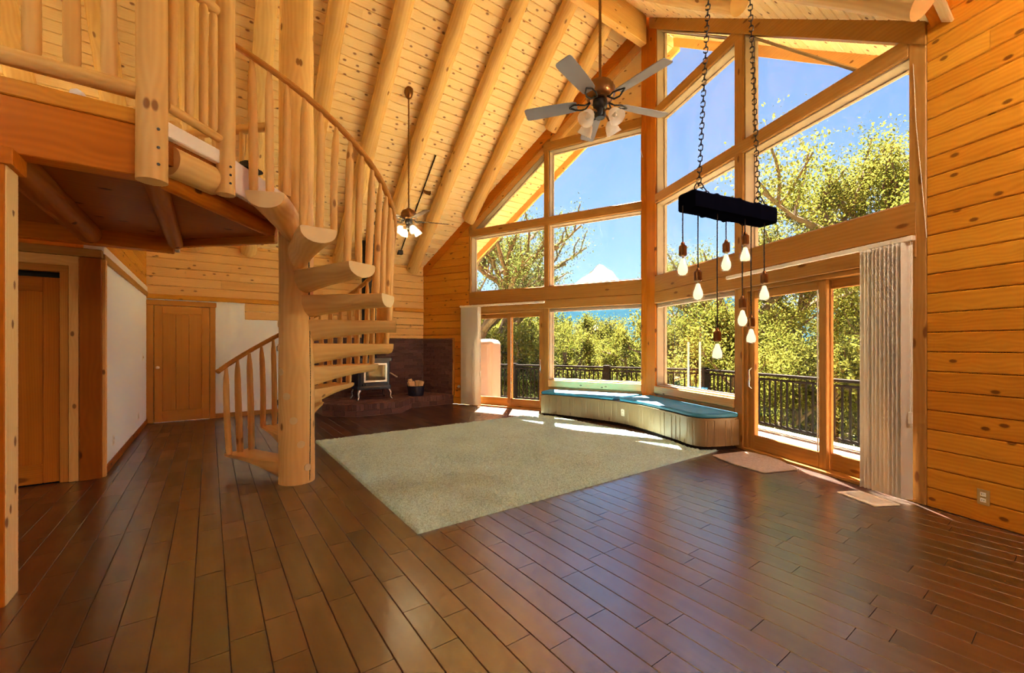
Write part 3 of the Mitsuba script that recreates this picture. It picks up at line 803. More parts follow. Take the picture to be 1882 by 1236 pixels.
part(rl2, 'top_rail', log((-4.4, 5.84, 3.62), (-0.35, 5.84, 3.62), .045, seg=14, wob=.1), 'log_wood', 40); part(rl2, 'bottom_rail', log((-4.4, 5.84, 2.86), (-0.35, 5.84, 2.86), .04, seg=14, wob=.1), 'log_wood', 40)
part(rl2, 'post', log((-0.31, 5.84, 2.75), (-0.31, 5.84, 3.75), .06, seg=16), 'log_wood', 40)
part(rl2, 'top_rail', log((-0.28, 5.80, 3.62), (0.49, 5.03, 3.62), .045, seg=14, wob=.1), 'log_wood', 40); part(rl2, 'bottom_rail', log((-0.28, 5.80, 2.86), (0.49, 5.03, 2.86), .038, seg=14, wob=.1), 'log_wood', 40)
for i in range(22):
    u = -0.5 - i * .17
    part(rl2, 'baluster', log((u, 5.84, 2.88), (u, 5.84, 3.60), .028, seg=10, taper_end=.04), 'log_wood', 40)
for i in range(6):
    t = .12 + i * .15
    part(rl2, 'baluster', log((-0.28 + .77 * t, 5.80 - .77 * t, 2.88), (-0.28 + .77 * t, 5.80 - .77 * t, 3.60), .028, seg=10, taper_end=.04), 'log_wood', 40)
k = thing('rag', 'small crumpled whitish rag lying on the loft edge below the log rail', 'rag')
m = trimesh.creation.icosphere(3, 1.0); v = np.array(m.vertices) * (1 + .35 * (mnoise(np.array(m.vertices) * 2.3 + 9, 4)[:, None] - .5)) * [.032, .022, .026] + [-0.615, 3.40, 2.778]
body(k, (v, np.array(m.faces), np.zeros((len(v), 2))), 'white_paint', True)
k = thing('cap', 'black cap lying on the pale landing edge behind the end post of the loft', 'cap')
body(k, lathe([(0, .075), (.035, .07), (.062, .05), (.072, .02), (.075, .004), (.105, .0), (.105, -.004), (0, -.004)], (0.255, 4.02, 2.766), 18, 0.8), 'dull_black', 30)

# near square post under the loft
k = thing('corner_post', 'square post of knotty pine boards under the loft corner at the left edge', 'post')
part(k, 'shaft', cbox((-1.02, 3.262, 0.0), (-0.847, 3.43, 2.28), ch=.004, g=2), 'pine_ceiling')  # lighter wood chosen to paint in window light on this side
part(k, 'face_board', cbox((-0.905, 3.250, 0.0), (-0.851, 3.262, 2.28), ch=.003, g=2), 'cedar'); part(k, 'face_board', cbox((-1.03, 3.246, 0.0), (-0.907, 3.262, 2.28), ch=.003, g=2), 'pine_wall')
part(k, 'cap_board', cbox((-1.06, 3.24, 2.262), (-0.82, 3.45, 2.352), ch=.004), 'cedar')

# ------------------------------------------------------------------ window bench with cushions
front = [(5.205, 6.26), (5.37, 5.80), (5.50, 5.32), (5.578, 4.86), (5.580, 4.54), (5.52, 4.22), (5.32, 3.62), (5.17, 3.25), (5.10, 3.06), (5.12, 2.93), (5.22, 2.85), (5.42, 2.76), (5.60, 2.70)]
lw = lambda n: [tuple(LF.pt(a, n, 0)[:2]) for a in (5.24, 3.36)]
rw_ = lambda n: [tuple(RF.pt(a, n, 0)[:2]) for a in (2.12, .2)]


def smooth_line(pts, n=90):
    from scipy.interpolate import PchipInterpolator, CubicSpline
    p = np.array(pts); t = np.concatenate([[0], np.cumsum(np.linalg.norm(np.diff(p, axis=0), axis=1))])
    return CubicSpline(t, p)(np.linspace(0, t[-1], n)), t[-1]


fl_, flen = smooth_line(front, 260)
t_ = np.gradient(fl_, axis=0); t_ /= np.linalg.norm(t_, axis=1, keepdims=True); n_ = np.stack([t_[:, 1], -t_[:, 0]], 1)      # towards the room
sl = np.linspace(0, flen, 260); groove = np.where((sl % 0.088) < 0.010, -0.005, 0.0)
backp = [(5.615, 2.73), tuple(RF.pt(1.9, 0.0, 0)[:2]), tuple(RF.pt(.2, 0.0, 0)[:2]), (6.41, 4.736), tuple(LF.pt(5.2, 0, 0)[:2]), tuple(LF.pt(3.40, 0, 0)[:2])]
bench_poly = sg.Polygon(list(map(tuple, fl_ + n_ * groove[:, None])) + backp).buffer(0)
bench_out = sg.Polygon(list(map(tuple, fl_)) + backp).buffer(0)
bn = thing('window_bench', 'built-in wooden window bench with a curved grooved front below the fixed windows', 'bench')
bm_ = prism(bench_poly, 0.05, 0.385, plane='xy'); part(bn, 'body', (bm_[0], bm_[1], np.stack([bm_[0][:, 2] + 60.2, bm_[0][:, 1] * 1.1 - bm_[0][:, 0] * .3], 1)), 'bench_wood')
part(bn, 'plinth', prism(bench_out.buffer(-0.03), 0.0, 0.05, plane='xy'), 'rail_wood')
part(bn, 'top_board', prism(bench_out.buffer(0.012).intersection(sg.Polygon([(4.9, 2.69), (5.64, 2.72), tuple(RF.pt(2.0, -.002, 0)[:2]), tuple(RF.pt(.2, -.002, 0)[:2]), (6.405, 4.736), tuple(LF.pt(5.2, -.002, 0)[:2]), tuple(LF.pt(3.38, -.002, 0)[:2]), (4.9, 6.5)])), 0.385, 0.410, plane='xy'), 'bench_wood')
base = bench_out.buffer(-0.006)
for lab, region in (('blue seat cushion on the left half of the window bench', sg.box(4, 4.80, 7, 8)), ('blue seat cushion on the curved right half of the window bench', sg.box(4, 2, 7, 4.66))):
    c = thing('seat_cushion', lab, 'cushion', None)
    body(c, pad(base.intersection(region), 0.412, 0.472, 0.022, 0.03), 'cushion_blue', 50)


def outlet(name, label, M, holes=True, plate='white_plastic'):
    """A cover plate facing local -n; M places x right, y out, z up."""
    o = thing(name, label, 'outlet')
    m = cbox((-.036, -.006, -.058), (.036, 0, .058), WF, .003); body(o, xform(m, M), plate)
    for z in (-.022, .022):
        r = part(o, 'receptacle', xform(cbox((-.017, -.009, z - .015), (.017, -.005, z + .015), WF, .004), M), 'white_plastic' if plate != 'white_plastic' else 'blind_vinyl')
        part(r, 'slots', xform(merge(cbox((-.008, -.0096, z - .004), (-.0055, -.0088, z + .006), WF, .0002), cbox((.0055, -.0096, z - .004), (.008, -.0088, z + .006), WF, .0002)), M), 'dull_black')
    return o


def fmat(fr, s, n, z):
    M = np.eye(4); M[:3, 0], M[:3, 1], M[:3, 2], M[:3, 3] = fr.d, fr.n, fr.z, fr.pt(s, n, z); return M


i_ = int(np.argmin(np.abs(fl_[:, 1] - 4.58))); ff = Frame(fl_[i_], t_[i_]); ff = Frame(fl_[i_], -t_[i_] if (np.array([-t_[i_][1], t_[i_][0]]) @ n_[i_]) > 0 else t_[i_])
outlet('wall_outlet', 'pale outlet on the front of the window bench', fmat(ff, 0, 0.0, 0.235))
outlet('wall_outlet', 'bronze outlet with white sockets low on the right pine wall', fmat(RF, 4.586, 0.0, 0.178 + .02), plate='cover_plate')
PF = Frame([-0.89, 5.93], [0, 1])                          # white partition, n points to -x (into the wall)
outlet('wall_outlet', 'white outlet low on the white partition, nearer the camera', fmat(PF, 0.576, 0, 0.27)); outlet('wall_outlet', 'white outlet low on the white partition, beside the oak door corner', fmat(PF, 2.625, 0, 0.27))
sw = thing('light_switch', 'pale light switch on the white partition by the oak door', 'switch')
body(sw, xform(cbox((-.036, -.006, -.058), (.036, 0, .058), WF, .003), fmat(PF, 3.136, 0, 1.16)), 'white_plastic'); part(sw, 'toggle', xform(cbox((-.006, -.016, -.012), (.006, -.005, .014), WF, .002), fmat(PF, 3.136, 0, 1.16)), 'cover_plate')
k = thing('night_light', 'white night light on the back wall behind the lowest stair balusters', 'night light'); body(k, cbox((0.665, -.05, .19), (0.735, -.001, .29), BF, .012), 'white_plastic')
k = thing('black_wall_box', 'small black wall box half hidden by the stair post, upper of two', 'wall box'); body(k, cbox((1.09, -.03, 1.25), (1.16, -.001, 1.35), BF, .006), 'black_metal')  # unidentified item, modelled as a plain black box
k = thing('black_wall_box', 'small black wall box half hidden by the stair post, near the baseboard', 'wall box'); body(k, cbox((1.09, -.03, .16), (1.16, -.001, .27), BF, .006), 'black_metal')
k = thing('dial', 'round white dial low on the pine wall beside the brick surround', 'dial'); body(k, xform(lathe([(0, 0), (.03, 0), (.034, .01), (.030, .03), (.016, .04), (0, .042)], seg=18), (lambda M: (M.__setitem__((slice(0, 3), 0), LF.d), M.__setitem__((slice(0, 3), 1), LF.z), M.__setitem__((slice(0, 3), 2), -LF.n), M.__setitem__((slice(0, 3), 3), LF.pt(1.095, 0, .41)), M)[-1])(np.eye(4))), 'white_plastic', True)

# ------------------------------------------------------------------ carpet, mat, register
rug_poly = sg.box(1.195, 2.80, 5.31, 6.36).difference(bench_out.buffer(0.012)).difference(sg.Polygon([(5.2, 2.0), (6, 2.0), (6, 2.80), (5.45, 2.80)]))
rug_poly = max(getattr(rug_poly, 'geoms', [rug_poly]), key=lambda q: q.area)
gs = 0.0125
gx, gy = np.arange(1.195, 5.32, gs), np.arange(2.80, 6.37, gs)
GX, GY = np.meshgrid(gx, gy, indexing='ij')
cell = shapely.contains_xy(rug_poly, GX[:-1, :-1] + gs / 2, GY[:-1, :-1] + gs / 2)
ii, jj = np.nonzero(cell); ny = len(gy)
q = np.stack([ii * ny + jj, (ii + 1) * ny + jj, (ii + 1) * ny + jj + 1, ii * ny + jj + 1], 1)
cnt = np.bincount(q.ravel(), minlength=GX.size).reshape(GX.shape)
jit = np.random.default_rng(3)
hz = 0.018 + 0.009 * jit.uniform(-1, 1, GX.shape) + 0.004 * mfbm(np.stack([GX * 9, GY * 9, GX * 0], -1), 2, 8)
hz = np.where(cnt < 4, 0.001, hz)
V = np.stack([GX + jit.uniform(-.4, .4, GX.shape) * gs * (cnt == 4), GY + jit.uniform(-.4, .4, GX.shape) * gs * (cnt == 4), hz], -1).reshape(-1, 3)
us_, inv = np.unique(q.ravel(), return_inverse=True)
k = thing('area_rug', 'large pale sage green shag carpet in the middle of the plank floor', 'rug')
body(k, (V[us_], tri(inv.reshape(-1, 4)), V[us_][:, :2]), 'rug_pile', True)

k = thing('door_mat', 'pale beige mat in front of the right sliding door', 'mat')
mp = sg.Polygon([(4.95, 2.72), (5.50, 2.57), (5.44, 2.20), (5.15, 1.86), (4.71, 2.02), (4.79, 2.38)]).buffer(-.04).buffer(.04)
m = pad(mp, 0.0008, 0.016, 0.006, 0.02); body(k, m, 'mat_fabric', 50)
k = thing('floor_register', 'pale metal floor register below the vertical blind on the right', 'register')
GF = Frame([4.638, 1.366], np.array([4.477, 1.051]) - np.array([4.638, 1.366]))
part(k, 'frame', merge(cbox((0, 0, .0008), (.35, .03, .012), GF, .003), cbox((0, .21, .0008), (.35, .24, .012), GF, .003), cbox((0, .03, .0008), (.03, .21, .012), GF, .003), cbox((.32, .03, .0008), (.35, .21, .012), GF, .003)), 'white_plastic')
for i in range(14):
    part(k, 'louver', cbox((.036 + i * .0205, .03, .0008), (.044 + i * .0205, .21, .009), GF, .001), 'white_plastic')

# ------------------------------------------------------------------ vertical blinds
def blind(label, fr, s0, s1, t0, t1, zt, n, seed, pale):
    b = thing('vertical_blind', label, 'blind', None)
    part(b, 'headrail', cbox((t0, n - .02, zt), (t1, n + .025, zt + .042), fr, .004), 'white_plastic')
    k = max(6, round((s1 - s0) / 0.034)); rs = np.random.default_rng(seed)
    for i in range(k):
        s = s0 + (i + .5) * (s1 - s0) / k; a = math.radians(62 + rs.uniform(-5, 5)); w = .089
        x = np.linspace(-.5, .5, 6) * w; bow = .006 * (1 - (2 * x / w) ** 2)
        sx, nx = x * math.cos(a) - bow * math.sin(a), x * math.sin(a) + bow * math.cos(a)
        z = np.array([.03, zt - .004])
        v = np.concatenate([np.stack([s + sx + e * math.sin(a), n + nx - e * math.cos(a), np.full(6, zz)], 1) for e in (0, .0012) for zz in z])
        f = tri([[j, j + 1, j + 7, j + 6] for j in range(5)] + [[12 + j, 18 + j, 19 + j, 13 + j] for j in range(5)] + [[0, 6, 18, 12], [5, 17, 23, 11]])
        part(b, 'slat', (fr(v), f, None), 'blind_vinyl', 40)
    part(b, 'control_chain', tube([fr.pt(s1 + .012, n, zt), fr.pt(s1 + .014, n - .005, zt * .5), fr.pt(s1 + .012, n, .75)], .003, 6), 'white_plastic')
    part(b, 'chain_weight', cbox((s1 - .002, n - .012, .68), (s1 + .024, n + .012, .78), fr, .004), 'white_plastic')
    return b


blind('white vertical blind drawn to the right of the right sliding door', RF, 3.79, 4.155, 2.06, 4.19, 2.225, -0.085, 1, 0)
blind('white vertical blind drawn to the left of the far sliding door', LF, 1.24, 1.73, 1.18, 3.32, 2.225, -0.085, 2, 1)
k = thing('cord', 'thin pale cord hanging down the right window frame to the wall corner', 'cord')
body(k, tube([RF.pt(4.14, -.012, 3.75), RF.pt(4.165, -.016, 3.2), RF.pt(4.20, -.014, 2.75), RF.pt(4.235, -.010, 2.24)], .0028, 6), 'white_paint')
k = thing('hook', 'small hook on the prow post below the near fan', 'hook'); body(k, tube([LF.pt(5.235, -.004, 4.93), LF.pt(5.235, -.03, 4.92), LF.pt(5.25, -.035, 4.86), LF.pt(5.27, -.02, 4.78)], .006, 6), 'nickel')

# ------------------------------------------------------------------ brick hearth, surround and stove
he = thing('brick_hearth', 'low raised brick hearth in the far corner under the wood stove', 'hearth')
hp_ = [(1.74, 8.64), (2.236, 8.138), (3.146, 8.138), (3.563, 8.66), (4.625, 8.745), (4.245, 9.595), (1.74, 9.595)]
HP = sg.Polygon(hp_)
body(he, prism(HP.buffer(-0.012), 0, 0.225, plane='xy'), 'mortar')
for a, b in zip(hp_[:4], hp_[1:5]):
    e = Frame(a, np.array(b) - np.array(a)); ln = float(np.linalg.norm(np.array(b) - np.array(a))); c = max(1, round(ln / 0.075)); w = ln / c
    for i in range(c):
        part(he, 'brick', cbox((i * w + .004, 0, .115), ((i + 1) * w - .004, .10, .232), e, .005, g=2), 'brick_clay')
    c = max(1, round(ln / 0.21)); w = ln / c
    for i in range(c):
        part(he, 'brick', cbox((i * w + .004, 0.002, .012), ((i + 1) * w - .004, .10, .106), e, .005), 'brick_clay')
yb = 8.26
row = 0
while yb < 9.55:
    xb = 1.70 + (.11 if row % 2 else 0)
    while xb < 4.6:
        bx = sg.box(xb + .004, yb + .004, xb + .216, min(yb + .106, 9.59)).intersection(HP.buffer(-0.105))
        if bx.area > .004 and bx.geom_type == 'Polygon': part(he, 'paver', prism(bx, .18, .2325, plane='xy'), 'brick_clay')
        xb += .22
    yb += .11; row += 1
bs = thing('brick_surround', 'dark red brick facing on the corner walls behind the wood stove', 'brick wall')
body(bs, merge(cbox((1.745, -0.034, .2), (4.24, -.002, 1.50), BF), cbox((0.01, -0.034, .2), (0.93, -.002, 1.50), LF)), 'mortar')
bh, bw = 0.0735, 0.222
few = []
for fr, s0, s1 in ((BF, 1.745, 4.222), (LF, 0.04, 0.93)):
    for r in range(17):
        z = .235 + r * bh
        s = s0 - (bw / 2 if r % 2 else 0)
        while s < s1 - .01:
            a, b = max(s, s0) + .004, min(s + bw, s1) - .004
            if b - a > .02: few.append((fr is BF and (b < 2.2), cbox((a, -.047, z + .004), (b, -.03, z + bh - .004), fr, .003)))
            s += bw
few.sort(key=lambda q: q[0])
for h, m in few[:285]: part(bs, 'brick', m, 'brick_clay')
if few[285:]: part(bs, 'hidden_bricks', merge(*[m for h, m in few[285:]]), 'brick_clay', kind='stuff')
part(bs, 'end_trim', cbox((0.93, -.055, .2), (0.965, 0, 1.545), LF), 'timber', label='slim timber trim at the right end of the bricks')
part(bs, 'cap_course', merge(cbox((1.745, -.052, 1.487), (4.22, -.002, 1.53), BF, .004), cbox((0.04, -.052, 1.487), (0.93, -.002, 1.53), LF, .004)), 'brick_clay')

sv = thing('wood_stove', 'dark blue enamelled wood stove with a glass door and bright curved legs on the hearth', 'stove')
SX, SY, HZ = 2.79, 8.98, 0.2325


def loc(p): return np.asarray(p, float) + np.array([SX, SY, HZ])


def rbox(w, d, z0, z1, r, bul=0.0, n=9):
    c = sg.box(-w / 2 + r, -d / 2 + r, w / 2 - r, d / 2 - r).buffer(r)
    pr_ = resample(c, .02); t = np.linspace(0, 1, n)
    V, L = [], len(pr_)
    for q in t:
        s = 1 + bul * math.sin(math.pi * q)
        V.append(np.column_stack([pr_ * s, np.full(L, z0 + (z1 - z0) * q)]))
    i, j = np.meshgrid(np.arange(n - 1), np.arange(L), indexing='ij')
    F = [tri(np.stack([i * L + j, i * L + (j + 1) % L, (i + 1) * L + (j + 1) % L, (i + 1) * L + j], -1).reshape(-1, 4))]
    k = n * L
    for e, fl2 in ((0, True), (n - 1, False)):
        V.append(np.vstack([V[e], V[e].mean(0)])); a = np.arange(L); f = np.stack([k + a, k + (a + 1) % L, np.full(L, k + L)], 1); F.append(f[:, ::-1] if fl2 else f); k += L + 1
    v = np.vstack(V)
    return loc(v), np.vstack(F), np.zeros((len(v), 2))


part(sv, 'body', rbox(.66, .46, .27, .80, .05, .02), 'stove_enamel', 40)
part(sv, 'top', rbox(.74, .54, .80, .86, .05), 'stove_enamel', 40)
part(sv, 'belly', rbox(.70, .50, .21, .29, .05, .01), 'stove_enamel', 40); part(sv, 'ash_lip', rbox(.52, .62, .30, .335, .05), 'stove_enamel', 40)
dr_ = unique(f'{sv}__door')
scene[dr_] = None
DF = Frame([SX, SY - .245], [1, 0])
zz0, zz1 = HZ + .36, HZ + .76
body(dr_, merge(cbox((-.24, -.02, zz0), (.25, .01, zz0 + .045), DF, .006), cbox((-.24, -.02, zz1 - .045), (.25, .01, zz1), DF, .006), cbox((-.24, -.02, zz0), (-.195, .01, zz1), DF, .006), cbox((.205, -.02, zz0), (.25, .01, zz1), DF, .006)), 'nickel')
part(dr_, 'glass', cbox((-.196, -.008, zz0 + .044), (.206, 0.0, zz1 - .044), DF, .001), 'stove_glass')
part(dr_, 'handle', tube([loc((.31, -.27, .55)), loc((.36, -.32, .51)), loc((.43, -.37, .46))], [.012, .013, .016], 10), 'nickel', 40, label='bright spring handle')
for a, b in ((-1, -1), (1, -1), (-1, 1), (1, 1)):
    pts = [loc((a * .24, b * .17, .26)), loc((a * .30, b * .21, .21)), loc((a * .335, b * .235, .13)), loc((a * .325, b * .23, .06)), loc((a * .35, b * .245, .012)), loc((a * .37, b * .26, .008))]
    part(sv, 'leg', tube(pts, [.045, .036, .024, .018, .022, .016], 10), 'chrome', True, label='bright curved leg')
ztop = deck_z(SY + .05) - .02
part(sv, 'flue_pipe', tube([(SX, SY + .05, HZ + .85), (SX, SY + .05, ztop)], .10, 24), 'dull_black', 40, label='black flue pipe up to the ceiling')
part(sv, 'flue_collar', tube([(SX, SY + .05, HZ + .855), (SX, SY + .05, HZ + .90)], .125, 24), 'stove_enamel', 40); part(sv, 'flue_shield', merge(cbox((SX - .15, SY + .18, HZ + .9), (SX - .03, SY + .19, ztop - .1)), cbox((SX + .05, SY + .18, HZ + .9), (SX + .16, SY + .19, ztop - .1))), 'dull_black')

bk = thing('bucket', 'dark blue bucket of kindling on the hearth right of the stove', 'bucket')
bc = (3.77, 8.93, 0.2335)
part(bk, 'body', lathe([(0, .004), (.15, 0), (.165, .02), (.195, .21), (.205, .22), (.198, .225), (.185, .21), (.16, .03), (0, .02)], bc, 26), 'stove_enamel', 40)
part(bk, 'handle', tube([(bc[0] + .2 * math.cos(a), bc[1] - .06 * math.sin(a) - .19, bc[2] + .2 - .10 * math.sin(a)) for a in np.linspace(0, math.pi, 12)], .004, 6), 'black_metal', True)
rs = np.random.default_rng(8)
for i in range(6):
    k = thing('firewood', f'pale split stick of kindling standing in the blue bucket', 'firewood', 'kindling in the bucket')
    a = rs.uniform(0, 6.28); c0 = np.array([bc[0] + .07 * math.cos(a), bc[1] + .07 * math.sin(a), bc[2] + .04]); c1 = np.array([bc[0] + .15 * math.cos(a + .3), bc[1] + .12 * math.sin(a + .3), bc[2] + rs.uniform(.29, .37)])
    body(k, tube([c0, c1], [.035, .05], 5, wob=.2), 'split_wood')

# ------------------------------------------------------------------ ceiling fans
def fan(label, x, y, zb, blade_mat, lit, ang0):
    f = thing('ceiling_fan', label, 'ceiling fan')
    zt = deck_z(y)
    C = np.array([x, y, 0.0])
    part(f, 'downrod', tube([C + [0, 0, zb + .18], C + [0, 0, zt - .03]], .0125, 10), 'brass_dark', 40)
    part(f, 'canopy', lathe([(0, zt - .11), (.03, zt - .11), (.05, zt - .09), (.072, zt - .03), (.075, zt + .05), (0, zt + .06)], C, 20), 'brass_dark', 40)
    part(f, 'motor', lathe([(0, zb + .20), (.03, zb + .195), (.05, zb + .17), (.105, zb + .15), (.128, zb + .11), (.128, zb + .05), (.11, zb + .015), (.09, zb), (0, zb)], C, 28), 'brass_dark', 40)
    part(f, 'switch_housing', lathe([(0, zb), (.062, zb), (.066, zb - .03), (.058, zb - .06), (.045, zb - .075), (.05, zb - .12), (.04, zb - .15), (0, zb - .155)], C, 22), 'black_metal', 40)
    for i in range(5):
        a = math.radians(ang0 + 72 * i + A0); D = np.array([math.cos(a), math.sin(a), 0]); Q = np.array([-D[1], D[0], 0]); pit = math.radians(12)
        Qp = Q * math.cos(pit) + np.array([0, 0, math.sin(pit)])
        r = np.array([.205, .225, .28, .45, .60, .655, .675, .682]); w = np.array([.044, .056, .062, .068, .070, .070, .063, .052])
        ctr = C + [0, 0, zb - .01]
        v = []
        Nn = np.cross(D, Qp)
        for sgn in (-1, 1):
            for e in (.0035, -.0035):
                v.append(ctr + r[:, None] * D + sgn * w[:, None] * Qp + e * Nn)
        v = np.vstack(v); L = len(r)
        qd = []
        for j in range(L - 1):
            A_, B_, C_, D_ = j, L + j, 2 * L + j, 3 * L + j
            qd += [[A_, A_ + 1, C_ + 1, C_], [B_, D_, D_ + 1, B_ + 1], [A_, B_, B_ + 1, A_ + 1], [C_, C_ + 1, D_ + 1, D_]]
        qd += [[0, 2 * L, 3 * L, L], [L - 1, 2 * L - 1, 4 * L - 1, 3 * L - 1]]
        b = part(f, 'blade', (v, tri(qd), None), blade_mat)
        for sg_ in (-1, 1):
            part(b, 'bracket', tube([C + D * .085 + [0, 0, zb + .005], C + D * .13 + Q * .03 * sg_ + [0, 0, zb - .03], C + D * .18 + Q * .045 * sg_ + [0, 0, zb - .025], C + D * .23 + Qp * .03 * sg_ + [0, 0, zb - .016], C + D * .27 + [0, 0, zb - .016]], .0075, 8), 'black_metal', True)
    for i in range(4):
        a = math.radians(ang0 + 20 + 90 * i + A0); D = np.array([math.cos(a), math.sin(a), 0])
        l = part(f, 'light_arm', tube([C + [0, 0, zb - .11] + D * .03, C + [0, 0, zb - .10] + D * .08, C + [0, 0, zb - .12] + D * .115, C + [0, 0, zb - .145] + D * .125], .009, 8), 'brass_dark', True)
        ax = D * math.sin(math.radians(38)) - np.array([0, 0, math.cos(math.radians(38))]); o = C + [0, 0, zb - .135] + D * .12
        a1, a2 = basis(ax); M = np.eye(4); M[:3, 0], M[:3, 1], M[:3, 2], M[:3, 3] = a1, a2, ax, o
        part(l, 'lamp_shade', xform(lathe([(.018, 0), (.026, .008), (.045, .03), (.056, .06), (.060, .085), (.066, .105), (.073, .115)], seg=18), M), 'frosted_glass', True, label='frosted tulip shade')
        bm = xform(lathe([(0, .02), (.012, .022), (.024, .05), (.026, .065), (.018, .085), (0, .092)], seg=12), M)
        part(l, 'bulb', bm, 'white_plastic', True, **({'emitter': glow((1.0, .80, .45), 16 * LAMP)} if lit else {}))
    return f


fan('near ceiling fan with pale grey blades and four frosted shades', 2.80, 2.55, 3.50, 'fan_blade', False, 18)
fan('far ceiling fan with dark blades and lit shades hanging over the stair rail', 2.72, 6.75, 3.47, 'fan_blade_dark', True, 20)
tl = thing('track_light', 'thin dark conduit with a small spotlight and box along the left ceiling slope', 'track light')
def on_deck(x, y, dz): return np.array([x, y, deck_z(y)]) - UPN * dz
part(tl, 'conduit', tube([on_deck(3.545, 7.45, .02), on_deck(3.545, 9.30, .02)], .011, 8), 'rail_wood')
part(tl, 'junction_box', cbox((3.49, 9.26, deck_z(9.3) - .06), (3.60, 9.37, deck_z(9.3) + .03)), 'dull_black')
part(tl, 'spot_head', tube([on_deck(3.545, 8.04, .03), on_deck(3.58, 8.04, .09), on_deck(3.66, 8.02, .14)], [.02, .035, .045], 12), 'brass_dark', 40)

# ------------------------------------------------------------------ chandelier
cd = thing('chandelier', 'black rough wooden beam chandelier on chains with eight hanging filament bulbs', 'chandelier')
CA, CB = np.array([2.094, 1.3255]), np.array([2.8795, 1.182])
KF = Frame(CA, CB - CA); KL = float(np.linalg.norm(CB - CA)); KZ = 2.137
n = 46; t = np.linspace(0, 1, n); rs = np.random.default_rng(4)
prof = sg.box(-.060, -.050, .060, .050).buffer(-.012).buffer(.012)
pc = resample(prof, .016); V = []
for i in range(n):
    s = 1 + .10 * (mnoise(np.array([[t[i] * 9, 0, 3.0]]), 2)[0] - .5) + (.10 if i in (11, 12, 23, 24, 34, 35) else 0)
    V.append(KF(np.column_stack([np.full(len(pc), .05 + t[i] * (KL - .10)), pc[:, 0] * s, KZ + pc[:, 1] * s])))
L = len(pc); i, j = np.meshgrid(np.arange(n - 1), np.arange(L), indexing='ij')
F = [tri(np.stack([i * L + j, (i + 1) * L + j, (i + 1) * L + (j + 1) % L, i * L + (j + 1) % L], -1).reshape(-1, 4))]; k0 = n * L
for e in (0, n - 1):
    V.append(np.vstack([V[e], V[e].mean(0)])); a = np.arange(L); F.append(np.stack([k0 + a, k0 + (a + 1) % L, np.full(L, k0 + L)], 1)); k0 += L + 1
v = np.vstack(V); part(cd, 'beam', (v, np.vstack(F), np.zeros((len(v), 2))), 'chandelier_wood', 30)


def link(c, ax, turn, ln=.036, w=.011, r=.0032):
    a1, a2 = basis(ax); D = a1 * math.cos(turn) + a2 * math.sin(turn)
    p = [c + ax * (ln / 2 - w) * (1 if math.sin(q) >= 0 else -1) + ax * math.sin(q) * w + D * math.cos(q) * w for q in np.linspace(0, 2 * np.pi, 13)]
    return tube(p, r, 5, False)


def chain(p0, p1):
    p0, p1 = np.asarray(p0, float), np.asarray(p1, float); ln = np.linalg.norm(p1 - p0); ax = (p1 - p0) / ln; c = int(ln / .031)
    return merge(*[link(p0 + ax * (i + .5) * ln / c, ax, (i % 2) * math.pi / 2 + .4) for i in range(c)])


for s_top, s_apex in ((0.30, 0.145), (0.52, 0.66)):
    apex = KF.pt(s_apex, 0, KZ + .115); top = KF.pt(s_top, 0, deck_z(1.28) - .02)
    part(cd, 'chain', merge(chain(apex, top), chain(KF.pt(s_apex - .05, .02, KZ + .045), apex), chain(KF.pt(s_apex + .06, -.02, KZ + .045), apex)), 'black_metal', True)
    part(cd, 'ceiling_hook', tube([top, top + [0, 0, .06]], .009, 8), 'black_metal')
for s, zt, zb, side in ((0.008, 1.83, 1.719, 0), (.173, 1.706, 1.595, 1), (.257, 1.361, 1.258, -1), (.409, 1.893, 1.78, 1), (.496, 1.934, 1.836, -1), (.555, 1.567, 1.452, 1), (.672, 1.717, 1.612, -1), (.636, 1.454, 1.35, 1)):
    s = min(max(s, .02), KL - .02); hgt = zt - zb
    o = KF.pt(s, side * .03, 0); ln_ = zt + .015
    p = part(cd, 'pendant', tube([o + [0, 0, KZ - .03], o + [.002, .002, (KZ + ln_) / 2], o + [0, 0, ln_ + .055]], .0035, 6), 'black_metal', label='thin hanging cord')
    part(p, 'socket', lathe([(0, ln_ + .065), (.008, ln_ + .06), (.012, ln_ + .045), (.021, ln_ + .038), (.021, ln_ - .012), (.016, ln_ - .016), (0, ln_ - .016)], o, 14), 'brass_dark', 40)
    part(p, 'bulb_glass', lathe([(.013, zt), (.014, zt - .015), (.020, zt - .035), (.029, zt - .058), (.032, zt - .078), (.029, zt - .095), (.020, zt - hgt + .004), (.0, zt - hgt)], o, 18), 'pane_glass', True)
    part(p, 'filament', lathe([(.0, zt - .012), (.010, zt - .016), (.016, zt - .038), (.024, zt - .060), (.0265, zt - .078), (.0235, zt - .093), (.014, zt - hgt + .008), (.0, zt - hgt + .005)][::-1], o, 12), 'white_plastic', True, emitter=glow((1.0, .82, .38), 0.16), label='glowing filament cage')

# ------------------------------------------------------------------ unseen lamps out of view, some added only as fill light
def globe(name, label, c, r, col, power):
    k = thing(name, label, 'lamp')
    m = trimesh.creation.icosphere(2, r); v = np.array(m.vertices) + c
    part(k, 'globe', (v, np.array(m.faces), np.zeros((len(v), 2))), 'white_plastic', True, emitter=glow(col, power))
    part(k, 'stem', tube([np.array(c) + [0, 0, r * .98], np.array(c) + [0, 0, r + .12]], .02, 8), 'brass_dark')


